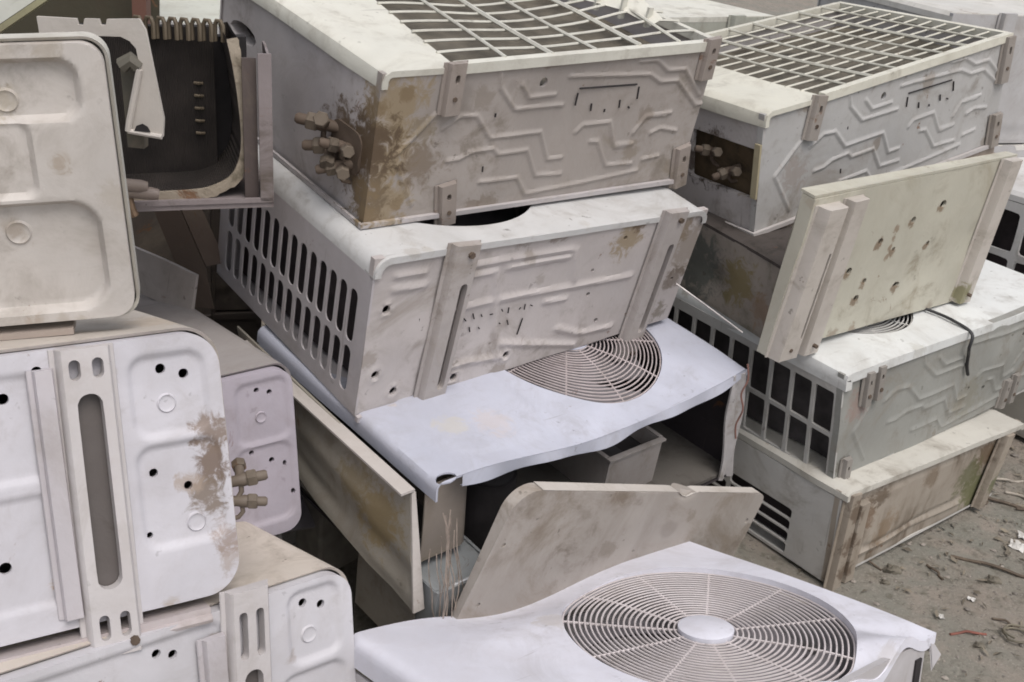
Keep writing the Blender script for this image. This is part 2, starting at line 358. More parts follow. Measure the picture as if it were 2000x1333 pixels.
# ---------------------------------------------------------------- measured poses: rotation, corner, size (m), corner dents (m)
UD = {
'M1':([[0.7563, -0.648, 0.0899], [0.6541, 0.7467, -0.1205], [0.011, 0.15, 0.9886]], [-0.2581, 1.7964, 0.6582], [0.7427, 0.5401, 0.2652], [[-0.0, 0.002, 0.002], [-0.0, -0.002, -0.002], [0.0, 0.0, 0.0], [0.0, 0.0, 0.0], [-0.006, -0.001, -0.008], [0.006, 0.002, 0.009], [0.0, 0.0, 0.0], [0.0, 0.0, 0.0]]), 
'M2':([[0.747, -0.6577, 0.0971], [0.6649, 0.7383, -0.1134], [0.0029, 0.1493, 0.9888]], [-0.2486, 1.7353, 0.3509], [0.7647, 0.5115, 0.2946], [[-0.003, -0.002, -0.005], [-0.002, 0.001, -0.001], [0.0, 0.0, 0.0], [0.0, 0.0, 0.0], [-0.0, 0.013, 0.016], [-0.001, -0.011, -0.015], [0.0, 0.0, 0.0], [0.0, 0.0, 0.0]]), 
'M3':([[0.7187, -0.6921, 0.0669], [0.6952, 0.7141, -0.0821], [0.009, 0.1055, 0.9944]], [-0.1057, 1.5935, 0.068], [0.8042, 0.55, 0.263], [[0.003, -0.005, -0.003], [-0.005, 0.004, -0.001], [0.0, 0.0, 0.0], [0.0, 0.0, 0.0], [0.013, -0.011, 0.003], [-0.011, 0.011, -0.001], [0.0, 0.0, 0.0], [0.0, 0.0, 0.0]]), 
'R1':([[0.7652, -0.6328, -0.1184], [0.6261, 0.7743, -0.0917], [0.1497, -0.0039, 0.9887]], [0.452, 2.1903, 0.5893], [0.7884, 0.4782, 0.2475], [[-0.003, 0.002, -0.0], [0.0, -0.002, -0.003], [0.0, 0.0, 0.0], [0.0, 0.0, 0.0], [0.0, 0.0, 0.0], [-0.0, 0.003, 0.005], [0.0, 0.0, 0.0], [0.0, -0.003, -0.004]]), 
'R3':([[0.7563, -0.6542, -0.0032], [0.6533, 0.7556, -0.0474], [0.0334, 0.0338, 0.9989]], [0.619, 1.9471, 0.1946], [0.7989, 0.5395, 0.2278], [[0.008, -0.01, -0.006], [-0.01, 0.009, 0.001], [0.0, 0.0, 0.0], [0.0, 0.0, 0.0], [0.0, 0.0, 0.0], [0.0, 0.0, 0.0], [0.0, 0.0, 0.0], [0.0, 0.0, 0.0]]), 
'R4':([[0.7654, -0.6436, -0.0014], [0.6433, 0.7651, -0.0268], [0.0183, 0.0196, 0.9996]], [0.6465, 1.9109, -0.0085], [0.6031, 0.5383, 0.2051], [[0.003, -0.003, -0.001], [-0.002, 0.003, 0.003], [0.0, 0.0, 0.0], [0.0, 0.0, 0.0], [-0.005, 0.006, 0.003], [0.003, -0.006, -0.005], [0.0, 0.0, 0.0], [0.0, 0.0, 0.0]]), 
'R2':([[0.817, -0.5766, 0.0036], [0.5749, 0.8141, -0.0822], [0.0445, 0.0693, 0.9966]], [0.4813, 2.0644, 0.4188], [0.7601, 0.5359, 0.1572], [[0.0, 0.0, 0.0], [0.0, 0.0, 0.0], [0.0, 0.0, 0.0], [0.0, 0.0, 0.0], [0.0, 0.0, 0.0], [0.0, 0.0, 0.0], [0.0, 0.0, 0.0], [0.0, 0.0, 0.0]]), 
'RP':([[0.7554, -0.6528, 0.0569], [0.6553, 0.752, -0.0718], [0.0041, 0.0915, 0.9958]], [0.458, 1.9308, 0.4447], [0.6571, 0.03, 0.309], [[-0.003, 0.004, 0.002], [0.002, -0.004, -0.003], [0.0, 0.0, 0.0], [0.0, 0.0, 0.0], [-0.001, -0.001, -0.002], [0.001, 0.001, 0.003], [0.0, 0.0, 0.0], [0.0, 0.0, 0.0]]), 
'MP':([[0.7132, -0.6367, 0.2931], [0.6283, 0.7661, 0.1354], [-0.3108, 0.0876, 0.9464]], [-0.0381, 1.4344, 0.1745], [0.6411, 0.02, 0.2372], [[-0.003, 0.003, 0.0], [0.003, -0.003, -0.001], [0.0, 0.0, 0.0], [0.0, 0.0, 0.0], [0.0, 0.0, 0.0], [0.001, -0.0, 0.001], [0.0, 0.0, 0.0], [0.0, 0.0, 0.0]]), 
'C':([[0.9344, -0.3553, -0.0249], [0.3553, 0.9347, -0.0059], [0.0253, -0.0034, 0.9997]], [-0.9506, 1.7279, 0.6328], [0.55, 0.5, 0.25], [[0.0, 0.0, 0.0], [0.0, 0.0, 0.0], [0.0, 0.0, 0.0], [0.0, 0.0, 0.0], [0.0, -0.0, -0.0], [-0.0, 0.0, -0.0], [0.0, 0.0, 0.0], [0.0, 0.0, 0.0]]), 
'GB':([[0.4996, -0.864, 0.0628], [0.8662, 0.4986, -0.0317], [-0.0039, 0.0702, 0.9975]], [-0.5492, 1.8282, 0.4734], [0.4, 0.4, 0.0596], [[-0.002, 0.002, -0.001], [0.001, -0.002, -0.001], [0.0, 0.0, 0.0], [0.0, 0.0, 0.0], [0.0, 0.0, 0.0], [0.0, 0.0, 0.0], [0.0, 0.0, 0.0], [0.0, 0.0, 0.0]]), 
'F':([[0.7444, -0.6658, -0.0515], [0.6621, 0.7258, 0.1867], [-0.0869, -0.1731, 0.9811]], [0.0886, 0.8552, 0.0512], [0.7903, 0.4984, 0.2688], [[0.0, 0.0, 0.0], [0.0, 0.0, 0.0], [0.0, 0.0, 0.0], [0.0, 0.0, 0.0], [0.0, 0.0, 0.0], [0.003, -0.002, 0.005], [0.0, 0.0, 0.0], [-0.004, -0.001, -0.014]]), 
'L1':([[0.9533, -0.2906, -0.0822], [0.2909, 0.9567, -0.0089], [0.0813, -0.0154, 0.9966]], [-1.216, 1.0673, 0.6209], [0.8011, 0.54, 0.3356], [[0.0, 0.0, 0.0], [0.0, 0.0, 0.0], [0.0, 0.0, 0.0], [0.0, 0.0, 0.0], [0.0, -0.0, 0.0], [-0.0, -0.0, -0.001], [0.0, 0.0, 0.0], [0.0, 0.0, 0.0]]), 
'L2':([[0.8193, -0.5542, -0.1471], [0.5731, 0.7826, 0.243], [-0.0196, -0.2833, 0.9588]], [-0.9686, 0.776, 0.3671], [0.8005, 0.54, 0.3403], [[0.0, 0.0, 0.0], [0.0, 0.0, 0.0], [0.0, 0.0, 0.0], [0.0, 0.0, 0.0], [0.002, -0.002, -0.003], [-0.001, 0.001, 0.001], [0.0, 0.0, 0.0], [0.0, 0.0, 0.0]]), 
'L3':([[0.7183, -0.687, -0.1095], [0.6929, 0.6925, 0.2008], [-0.0621, -0.2202, 0.9735]], [-0.723, 0.7382, 0.0666], [0.791, 0.51, 0.3196], [[0.0, 0.0, 0.0], [0.0, 0.0, 0.0], [0.0, 0.0, 0.0], [0.0, 0.0, 0.0], [0.0, 0.0, 0.0], [-0.002, 0.001, -0.004], [0.0, 0.0, 0.0], [0.0, 0.0, 0.0]]), 
'LB':([[0.781, -0.6168, -0.0983], [0.6237, 0.7783, 0.0722], [0.032, -0.1177, 0.9925]], [-0.9242, 1.064, 0.2053], [0.8, 0.54, 0.2805], [[0.0, 0.0, 0.0], [0.0, 0.0, 0.0], [0.0, 0.0, 0.0], [0.0, 0.0, 0.0], [0.001, -0.001, 0.0], [0.001, -0.001, -0.0], [0.0, 0.0, 0.0], [0.0, 0.0, 0.0]]), 
}
RIB1 = [[(0.228, 0.247), (0.234, 0.22), (0.274, 0.179), (0.383, 0.176)], [(0.279, 0.222), (0.301, 0.197), (0.36, 0.197)], [(0.385, 0.227), (0.579, 0.217), (0.612, 0.201), (0.659, 0.2), (0.726, 0.15), (0.779, 0.153)], [(0.544, 0.243), (0.589, 0.242), (0.624, 0.221), (0.671, 0.22), (0.728, 0.169)], [(0.131, 0.158), (0.163, 0.177), (0.197, 0.174), (0.232, 0.132), (0.346, 0.131), (0.373, 0.079), (0.407, 0.079)], [(0.15, 0.099), (0.175, 0.1), (0.199, 0.11), (0.244, 0.112), (0.255, 0.101), (0.322, 0.101), (0.352, 0.051), (0.412, 0.048)], [(0.428, 0.123), (0.441, 0.135), (0.507, 0.136), (0.531, 0.09), (0.573, 0.089)], [(0.469, 0.103), (0.487, 0.101), (0.521, 0.053), (0.592, 0.049)], [(0.575, 0.11), (0.597, 0.138), (0.65, 0.137)], [(0.619, 0.054), (0.662, 0.057)], [(0.535, 0.086), (0.58, 0.089)], [(0.622, 0.105), (0.646, 0.112), (0.692, 0.103)], [(0.112, 0.185), (0.041, 0.118), (0.09, 0.028)], [(0.227, 0.053), (0.31, 0.052), (0.336, 0.018), (0.613, 0.033)], [(0.602, 0.138), (0.663, 0.14)]]
DASH1 = [[(0.41, 0.196), (0.41, 0.174)], [(0.412, 0.204), (0.551, 0.201)], [(0.558, 0.196), (0.561, 0.174)], [(0.449, 0.174), (0.451, 0.161)], [(0.518, 0.175), (0.52, 0.161)], [(0.234, 0.175), (0.234, 0.169)], [(0.485, 0.161), (0.485, 0.156)], [(0.543, 0.161), (0.547, 0.158)], [(0.228, 0.081), (0.229, 0.071)]]
RIB2 = [[(0.044, 0.234), (0.104, 0.231)], [(0.044, 0.258), (0.1, 0.256)], [(0.188, 0.232), (0.254, 0.231)], [(0.179, 0.17), (0.435, 0.162), (0.598, 0.157)], [(0.281, 0.234), (0.418, 0.233)], [(0.389, 0.139), (0.438, 0.136)], [(0.436, 0.067), (0.494, 0.04), (0.588, 0.032)], [(0.181, 0.044), (0.224, 0.047), (0.304, 0.038)], [(0.297, 0.069), (0.493, 0.013)], [(0.188, 0.253), (0.421, 0.25)], [(0.254, 0.231), (0.296, 0.037)], [(0.431, 0.247), (0.448, 0.175)]]
DASH2 = [[(0.184, 0.152), (0.184, 0.143)], [(0.199, 0.147), (0.206, 0.14)], [(0.219, 0.152), (0.224, 0.14)], [(0.238, 0.146), (0.241, 0.141)], [(0.259, 0.141), (0.265, 0.141)], [(0.284, 0.147), (0.287, 0.142)], [(0.3, 0.147), (0.301, 0.135)], [(0.326, 0.137), (0.329, 0.141)], [(0.338, 0.146), (0.339, 0.134)], [(0.352, 0.141), (0.357, 0.138)], [(0.217, 0.124), (0.22, 0.114)], [(0.238, 0.119), (0.241, 0.115)], [(0.303, 0.119), (0.308, 0.108)], [(0.285, 0.117), (0.288, 0.115)], [(0.34, 0.114), (0.336, 0.079)], [(0.186, 0.117), (0.186, 0.087)], [(0.103, 0.168), (0.103, 0.147)]]
# ---------------------------------------------------------------- palette
BROWN = (.20, .145, .085); OCHRE = (.27, .205, .12); MOSS = (.10, .11, .06)
MAT_RUST = paint('rusty_fitting', (.12, .088, .066), dirt=(.028, .019, .014), dirt_amt=1., rust=.5, seed=9, rough=.75)
MAT_NUT = paint('dirty_brass', (.135, .108, .082), dirt=(.035, .025, .018), dirt_amt=1., rust=.5, seed=19, rough=.7)
MAT_ALLOY = plain('dull_alloy', (.40, .37, .36), .5, .4, .3, 40)
MAT_GALV = paint('galvanised_sheet', (.42, .44, .45), dirt=(.22, .2, .17), dirt_amt=.5, rust=.08, seed=4, rough=.36, metal=.45)
MAT_FIN = plain('coil_fins', (.23, .20, .155), .6, .35, .5, 14, fins=('X', 90))
MAT_FIN_Z = plain('coil_fins_upright', (.045, .036, .032), .7, .1, .4, 16, fins=('X', 110))
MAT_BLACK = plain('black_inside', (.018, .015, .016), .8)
MAT_FAN = plain('fan_plastic', (.20, .185, .195), .55, 0, .2, 12)
MAT_FAND = plain('dark_fan_plastic', (.07, .062, .066), .6, 0, .3, 12)
MAT_MOTOR = plain('motor_case', (.05, .048, .05), .55, .3)
MAT_COPPER = plain('dull_copper', (.22, .15, .10), .5, .6, .4, 50)
MAT_CABLE = plain('black_cable', (.02, .02, .022), .5)
MAT_WIRE = plain('old_wire', (.27, .22, .185), .6, 0, .4, 60)
LAV = (.60, .585, .60); CREAM = (.60, .575, .50); GREY = (.42, .385, .37); COOL = (.44, .44, .425)
GRP = 'scrapped air conditioner outdoor units piled in the yard'
def c_(T, x, y, z): return tuple(np.array((x, y, z)) - T.c0)
CAM = Vector((0, 0, 1.2738)); SC = {'M1': .93, 'M2': .93, 'M3': .93, 'C': .88}
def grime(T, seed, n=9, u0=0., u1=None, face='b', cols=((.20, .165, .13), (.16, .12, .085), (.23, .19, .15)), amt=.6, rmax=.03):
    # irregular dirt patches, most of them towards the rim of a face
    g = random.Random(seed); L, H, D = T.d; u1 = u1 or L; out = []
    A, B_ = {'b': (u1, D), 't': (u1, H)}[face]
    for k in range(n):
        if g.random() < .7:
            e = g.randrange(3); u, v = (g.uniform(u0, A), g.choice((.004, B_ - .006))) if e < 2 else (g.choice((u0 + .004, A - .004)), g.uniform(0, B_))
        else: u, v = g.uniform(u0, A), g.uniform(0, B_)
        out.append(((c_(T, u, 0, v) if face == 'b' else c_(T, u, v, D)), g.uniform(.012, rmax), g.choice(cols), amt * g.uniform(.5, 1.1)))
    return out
def unit(key, label, name='outdoor_unit', group=GRP, cat='air conditioner', d=None):
    rot, org, dims, off = UD[key]; k = SC.get(key, 1.); rot = Matrix(rot) * k; org = CAM + (Vector(org) - CAM) * k
    return Thing(name, label, cat, rot, org, d or dims, off, group)
def marks(T, lines, mat=MAT_BLACK, r=.0016, off=.0006):
    for P in lines: mb = MB(); mb.tube([(u, -off, v) for u, v in P], r, 5); T.part('stamped_slot', mb, mat)
def scale_lines(Ls, a, b): return [[(u * a, v * b) for u, v in P] for P in Ls]

# ---------------------------------------------------------------- units lying on their face, wire guard up
def guard_unit(T, pb, pt, ps, ribs, holes, cover, shear, nx, ny, sag, side_hole, roll=.018, wire=.0034, dashes=()):
    L, H, D = T.d
    mb = MB(); panel(mb, 0, L, 0, D - .004, .003, BASE(0), HF(ribs=ribs, dents=.003, seed=int(L * 1e4) % 97, dsize=.09, ext=(L, D), rh=.0032, rw=.0054), holes=holes, rim=.014)
    bp = T.part('base_pan', mb, pb)
    if dashes: marks(T, dashes)
    a0 = roll - math.pi * roll / 2 - .012
    rl = ROLL(9, D, roll, .001)
    mb = MB(); panel(mb, a0, cover, -.003, H, .012, lambda u, v, h: (lambda q: (q[0] + np.clip(u / cover, 0, 1) * shear * v, q[1], q[2]))(rl(u, v, h)), HF(dents=.003, seed=5, ext=(cover, H)), rim=.01)
    T.part('top_cover', mb, pt)
    mb = MB()
    if side_hole: panel(mb, .002, H - .002, 0, D - roll, .014, LEFT(-.003), HF(dents=.003, seed=8, ext=(H, D)), holes=side_hole, rim=.01, lip=.012)
    else:
        slots(mb, [(.004, .190, .060, .180, .088, .050, .006)], LEFT(-.003), depth=.01)
        for q in ((.002, .004, 0, D - roll), (.004, .190, 0, .060), (.004, .190, .180, D - roll), (.190, H - .002, 0, D - roll)): flat(mb, *q, LEFT(-.003))
    T.part('side_panel', mb, ps)
    mb = MB(); mb.box(cover, L - .003, -.006, .010, D - .014, D + .003); mb.box(L - .012, L + .002, .011, H, D - .014, D + .002); mb.box(cover + shear * H * .9, L - .013, H - .012, H + .002, D - .014, D + .002)
    T.part('guard_frame', mb, pt)
    mb = MB()
    for i in range(1, ny):
        y = .01 + (H - .02) * i / ny; x0 = cover + shear * y - .006
        mb.tube([(x0 + (L - .008 - x0) * k / 20, y + .0015 * math.sin(k * .7 + i), D - .002 + sag(x0 + (L - .008 - x0) * k / 20, y)) for k in range(21)], wire * .8, 5)
    for i in range(1, nx):
        t = i / nx; P = []
        for k in range(17):
            y = .006 + (H - .014) * k / 16; x0 = cover + shear * y; x = x0 + (L - x0) * t; P.append((x, y, D + .002 + sag(x, y)))
        mb.tube(P, wire * (1.25 if i % 2 == 0 else .85), 5)
    T.part('wire_guard', mb, pt)
    mb = MB(); panel(mb, .13, L - .02, .015, H - .02, .02, TOP(D, -.05), HF(dents=.006, seed=4, ext=(L, H)), rim=.02); T.part('condenser_coil', mb, MAT_FIN)
    body(T, ps)
    mb = MB(); mb.box(-.004, L, -.008, -.0005, -.002, .006); mb.box(-.0085, -.0035, -.008, H, -.002, .006); T.part('lower_flange', mb, ps)

T = unit('M1', 'topmost unit of the middle stack, wire guard up, rusty valves on its side')
M1 = T; L, H, D = T.d
DKB = (.105, .072, .045)
st = [(c_(T, .035, 0, .20), .075, OCHRE, .8), (c_(T, .03, 0, .12), .075, OCHRE, .85), (c_(T, .03, 0, .04), .075, OCHRE, .8), (c_(T, .10, 0, .10), .055, (.19, .15, .115), .85), (c_(T, .09, 0, .16), .035, (.21, .17, .12), .7), (c_(T, .05, 0, .225), .018, BROWN, .8), (c_(T, .06, 0, .03), .02, BROWN, .7),
      (c_(T, .0, .015, .135), .075, DKB, .95), (c_(T, .0, .05, .105), .085, DKB, .95), (c_(T, .0, .09, .125), .070, DKB, .9), (c_(T, .0, .015, .05), .06, (.15, .11, .07), .9), (c_(T, .0, .015, .06), .035, BROWN, .9), (c_(T, .0, .01, .20), .03, BROWN, .8), (c_(T, .0, .008, .02), .03, BROWN, .85)]
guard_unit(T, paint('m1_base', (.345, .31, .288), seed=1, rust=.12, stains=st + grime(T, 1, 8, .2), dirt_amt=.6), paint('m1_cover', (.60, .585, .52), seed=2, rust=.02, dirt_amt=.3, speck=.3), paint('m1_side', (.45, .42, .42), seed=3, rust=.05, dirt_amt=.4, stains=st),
           RIB1, [(.327, .2207, .0085)], .135, .15, 6, 11, lambda x, y: .006 * math.sin(x * 9 + 1) * math.sin(math.pi * y / .54) - .0015 * math.sin(x * 21) + (.016 * math.exp(-((x - .66) / .09) ** 2 - ((y - .18) / .13) ** 2)), [(.455, .165, .05, .017, .03)], dashes=DASH1)
for (a, b, c, e) in ((.134, .185, .133, .272), (.167, -.016, .154, .06), (.7235, .2, .719, .275), (.739, -.008, .72, .072)): bracket(T, a, b, c, e, .034, .012, paint('m1_bracket', (.29, .25, .225), seed=6, rust=.5, dirt_amt=.7))
valve(T, (-.002, .112, .128), (-.8, .7, .05), MAT_RUST, 1.05, .6); valve(T, (-.002, .088, .104), (-.8, .6, -.15), MAT_RUST, 1.0, -.4); valve(T, (-.002, .060, .112), (-1, .3, .2), MAT_RUST, .85, .2); valve(T, (-.002, .055, .085), (-1, .5, -.3), MAT_RUST, .9, .1)
mb = MB(); panel(mb, .03, .12, .07, .145, .008, LEFT(.002), HF(dents=.007, dsize=.012, seed=77, ext=(.15, .16)), rim=.006, rounds=(.02, .02, .02, .02)); T.part('valve_plate', mb, MAT_RUST)
mb = MB(); mb.poly([(.628, .275, D + .02), (.655, .21, D + .045), (.665, .15, D + .04), (.668, .085, D + .02), (.650, .09, D + .008), (.640, .16, D + .016), (.618, .22, D + .014), (.606, .28, D + .008)], (.9, .1, .5), .004)
for k in range(4): mb.box(.60 + .016 * k, .612 + .016 * k, .27 - .055 * k, .276 - .055 * k, D - .002, D + .034)
T.part('broken_guard_piece', mb, paint('m1_cover', None))

T = unit('R1', 'topmost unit of the right stack, cream wire guard up, stamped base facing right')
st = [(c_(T, 0, .12, .12), .070, (.06, .038, .022), .9), (c_(T, 0, .17, .10), .05, (.05, .035, .025), .85), (c_(T, 0, .03, .09), .03, BROWN, .8), (c_(T, .10, 0, .10), .05, (.26, .21, .18), .5)]
LR, HR, DR = T.d
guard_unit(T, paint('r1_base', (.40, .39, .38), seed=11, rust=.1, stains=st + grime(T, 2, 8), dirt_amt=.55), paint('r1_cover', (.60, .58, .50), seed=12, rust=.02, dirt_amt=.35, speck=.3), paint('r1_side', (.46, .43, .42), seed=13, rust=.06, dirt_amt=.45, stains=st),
           scale_lines(RIB1, LR / L, DR / D), [(.3536, .2024, .008)], .16, -.02, 8, 12, lambda x, y: -.006 * math.sin(math.pi * x / .8) * math.sin(math.pi * y / .48), [], dashes=scale_lines(DASH1, LR / L, DR / D), wire=.0030)
for (a, b, c, e) in ((.130, .165, .149, .25), (.770, .145, .775, .245), (.772, .0, .772, .075)): bracket(T, a, b, c, e, .032, .012, paint('r1_bracket', (.29, .26, .235), seed=16, rust=.5, dirt_amt=.7))
valve(T, (.02, .13, .13), (-1, .5, .3), MAT_RUST, .8); valve(T, (.02, .08, .11), (-1, .4, -.3), MAT_RUST, .8)
mb = MB(); panel(mb, .004, .20, .05, .19, .008, LEFT(-.022), HF(dents=.012, dsize=.016, seed=78, ext=(.2, .2)), rim=.004); T.part('rusty_backing', mb, paint('r1_rustback', (.10, .07, .04), dirt=(.03, .022, .015), dirt_amt=.9, rust=.4, seed=17, rough=.85))
mb = MB(); mb.box(-.006, -.001, .0, .014, .075, .185); T.part('bent_strip', mb, paint('r1_strip', (.38, .33, .22), seed=18, dirt_amt=.5))

mb = MB(); mb.box(.0, LR, -.003, .004, -.020, -.003); mb.box(-.004, .002, -.003, HR, -.020, -.003); mb.box(-.010, LR, -.010, -.0035, -.024, -.019); mb.box(-.010, -.0045, -.0034, HR, -.024, -.019); T.part('skirt', mb, paint('r1_skirt', (.30, .25, .21), seed=19, rust=.3, dirt_amt=.6))

# ---------------------------------------------------------------- middle unit of the middle stack: open fan hole, slotted side
T = unit('M2', 'second unit of the middle stack with slotted louvre side and two long foot rails')
L, H, D = T.d; r = .030
pt = paint('m2_top', (.54, .535, .53), seed=21, rust=.02, dirt_amt=.35, speck=.6, stains=grime(T, 8, 6, face='t', cols=((.40, .37, .33), (.33, .29, .25)), amt=.5, rmax=.022)); ps = paint('m2_side', (.46, .43, .44), seed=22, rust=.02, dirt_amt=.3)
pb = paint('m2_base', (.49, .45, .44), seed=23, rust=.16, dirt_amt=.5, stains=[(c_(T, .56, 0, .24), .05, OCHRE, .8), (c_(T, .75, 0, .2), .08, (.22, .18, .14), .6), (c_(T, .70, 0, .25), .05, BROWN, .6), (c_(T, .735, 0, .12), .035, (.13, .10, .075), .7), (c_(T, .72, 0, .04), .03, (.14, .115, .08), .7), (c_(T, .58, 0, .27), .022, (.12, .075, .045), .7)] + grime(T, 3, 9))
mb = MB(); panel(mb, r - math.pi * r / 2 - .004, L - r + math.pi * r / 2 + .004, -.004, H, .009, ROLL(L, D, r), HF(dents=.002, seed=3, ext=(L, H)), holes=[(.262, .264, .212, .212, .02)], rim=.012); T.part('top_panel', mb, pt)
mb = MB(); hs = [(.0338, .1982, .0075), (.0297, .0749, .0075), (.074, .0291, .0075), (.2036, .0206, .0075), (.3196, .037, .007), (.4955, .1333, .005), (.5379, .0601, .0055), (.552, .255, .005), (.73, .12, .004), (.49, .19, .004)]
panel(mb, 0, L, 0, D - .002, .0052, BASE(0), HF(ribs=RIB2, dents=.004, seed=12, ext=(L, D), rh=.0045, circ=[(a, b, .012, .0025) for a, b, c in hs[:5]], extra=lambda u, v: .004 * sstep((.03 - v) / .01) * 0), holes=hs, rim=.012); T.part('base_pan', mb, pb)
marks(T, DASH2, r=.0013)
mb = MB(); y0 = .030; pit = .0325; n = 14; z1 = D - r - .004
slots(mb, [(y0 + i * pit, y0 + (i + 1) * pit, a, b, .0118, (b - a) / 2 - .005, .0117) for i in range(n) for a, b in ((.022, .1165), (.1165, .222))], LEFT(0), depth=.003)
for (a, b, c, e) in ((0, y0, 0, z1), (y0 + n * pit, H, 0, z1), (y0, y0 + n * pit, 0, .022), (y0, y0 + n * pit, .222, z1)): flat(mb, a, b, c, e, LEFT(0))
T.part('louvre_panel', mb, ps)
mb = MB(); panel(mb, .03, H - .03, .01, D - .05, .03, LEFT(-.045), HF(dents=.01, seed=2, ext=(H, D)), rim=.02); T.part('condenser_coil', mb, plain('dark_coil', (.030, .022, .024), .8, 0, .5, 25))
body(T, ps, r=r)
pr = paint('m2_rail', (.40, .365, .35), seed=24, rust=.1, dirt_amt=.5)
for p0, p1 in (((.149, -.048), (.167, .305)), ((.655, -.068), (.660, .31))):
    mb = MB(); rail(mb, p0, p1, .056, .016, BASE(.003), sl=[(.18, .80, .008, .0075)]); o = T.part('foot_rail', mb, pr)
    for f in (.04, .95):
        b = MB(); b.tube([(p0[0] + (p1[0] - p0[0]) * f + .006, -.018, p0[1] + (p1[1] - p0[1]) * f), (p0[0] + (p1[0] - p0[0]) * f + .006, -.0245, p0[1] + (p1[1] - p0[1]) * f)], .006, 6); T.part('bolt', b, MAT_RUST, o)
mb = MB(); mb.box(.0, .145, -.010, -.002, -.006, .004); T.part('bent_lip', mb, ps)
add_fan(T, .262, .264, D - .07, .2, MAT_FAND, MAT_MOTOR)

# ---------------------------------------------------------------- lowest unit of the middle stack: fan lid on, base torn off
T = unit('M3', 'lowest unit of the middle stack, bluish white fan lid bent over an open gutted front')
L, H, D = T.d; r = .014
def sag3(u, v): return -.034 * np.sin(np.pi * np.clip(u / L, 0, 1) ** 1.35) * np.exp(-(np.clip(v, 0, 1) / .10) ** 2) + .004 * np.sin(u * 14) * np.exp(-(np.clip(v, 0, 1) / .05) ** 2)
pt = paint('m3_top', (.47, .48, .555), seed=31, rust=.03, dirt_amt=.25, speck=.35, stains=[(c_(T, .19, .10, D), .045, (.52, .44, .40), .4), (c_(T, .12, .12, D), .04, (.50, .46, .37), .45)])
pdirty = paint('m3_side', (.30, .275, .235), seed=32, rust=.1, dirt_amt=.7, stains=[(c_(T, -.02, .10, .14), .08, (.23, .17, .08), .8), (c_(T, -.02, .17, .17), .06, (.21, .165, .09), .7)])
pin = paint('m3_inside', (.25, .215, .185), seed=33, rust=.15, dirt_amt=.8, rough=.7)
hf = HF(dents=.003, seed=6, ext=(L, H), ribs=[[(.075, .02), (.075, .45)]], boxes=[(.085, .30, .04, .50, .05, .003)], rh=-.003, extra=sag3)
mb = MB(); panel(mb, r - math.pi * r / 2 - .022, L - r + math.pi * r / 2 + .02, 0, H, .009, ROLL(L, D, r), hf, holes=[(.0235, .006, .020, .012, .003), (.52, .25, .197, .197, .012)], rim=.004); top3 = T.part('top_panel', mb, pt)
mb = MB(); V = []; n = 60
for i in range(n + 1):
    u = .052 + (L - .052) * i / n; s_ = float(sag3(np.array(u), np.array(0.))); V += [(u, -.002, D + s_), (u, -.004 - .003 * math.sin(i * .5), D + s_ - .020 - .004 * math.sin(i * .3)), (u, .002, D + s_ - .0205)]
mb.add(V, [(3 * i + k, 3 * i + 3 + k, 3 * i + 4 + k, 3 * i + 1 + k) for i in range(n) for k in (0, 1)]); T.part('front_lip', mb, pt, top3)
mb = MB(); ring_grille(mb, .52, .25, .194, D - .004, 19, .045, .0016, 10, dome=.006, sag=lambda x, y: float(sag3(np.array(x), np.array(y)))); g = T.part('fan_grille', mb, paint('m3_grille', (.46, .40, .40), seed=34, rust=.1, dirt_amt=.5))
mb = MB(); disc(mb, .52, .25, .045, D + .004, .006); T.part('hub_badge', mb, pt, g)
add_fan(T, .52, .25, D - .055, .185, MAT_FAN, MAT_MOTOR, a0=1.2)
def shear3(u, v, h):
    v2 = .03 + .07 * np.clip(u / H, 0, 1) + v * (.205 - .055 * np.clip(u / H, 0, 1)); u2 = u + .05 * v - .012
    return (-.022 - h - .012 * (1 - v), u2, v2)
mb = MB(); panel(mb, 0, H, 0, 1, .03, shear3, HF(dents=.006, seed=4, ext=(H, 1), extra=lambda u, v: .006 * sstep((.14 - np.abs(u - .20)) / .06) * sstep((.75 - v) / .2)), rim=.004)
sp = T.part('side_panel', mb, pdirty)
mb = MB(); mb.box(-.045, -.018, .030, H, .2365, .2405); mb.poly([(-.036, -.012, .03), (-.014, -.012, .03), (-.014, .036, .232), (-.022, .036, .232)], (0, 1, -.2), .004); T.part('panel_flange', mb, paint('m3_flange', (.50, .46, .43), seed=35, dirt_amt=.4, rust=.05), sp)
mb = MB(); panel(mb, 0, .16, -.10, .05, .02, lambda u, v, h: (-.01 - h, u * 1.0 + .01, v), HF(dents=.006, seed=9, ext=(.2, .2)), rim=.004); T.part('lower_side_sheet', mb, pdirty)
body(T, paint('m3_shade_walls', (.045, .038, .042), dirt=(.04, .03, .03), seed=37, dirt_amt=.6), right=True, back=True, bottom=True, r=.03)  # wall colour darkened to paint in the shade of the open cavity
mb = MB(); panel(mb, .15, L - .02, .01, D - .04, .03, BASE(-(H - .05)), None, rim=.01); T.part('condenser_coil', mb, plain('dark_coil', None))
def bend(u, v, h):
    r_ = .02; e = np.clip(u - .085, 0, 9); th = np.clip(e / r_, 0, math.pi / 2); ex_ = np.maximum(e - r_ * math.pi / 2, 0)
    return (np.minimum(u, .085) + r_ * np.sin(th) + h * np.sin(th), .025 - h * np.cos(th) + r_ * (1 - np.cos(th)) + ex_, v)
mb = MB(); panel(mb, .002, .33, .09, D - .024, .012, bend, HF(dents=.004, seed=14, ext=(.3, .25)), rim=.003); T.part('compressor_partition', mb, pin)
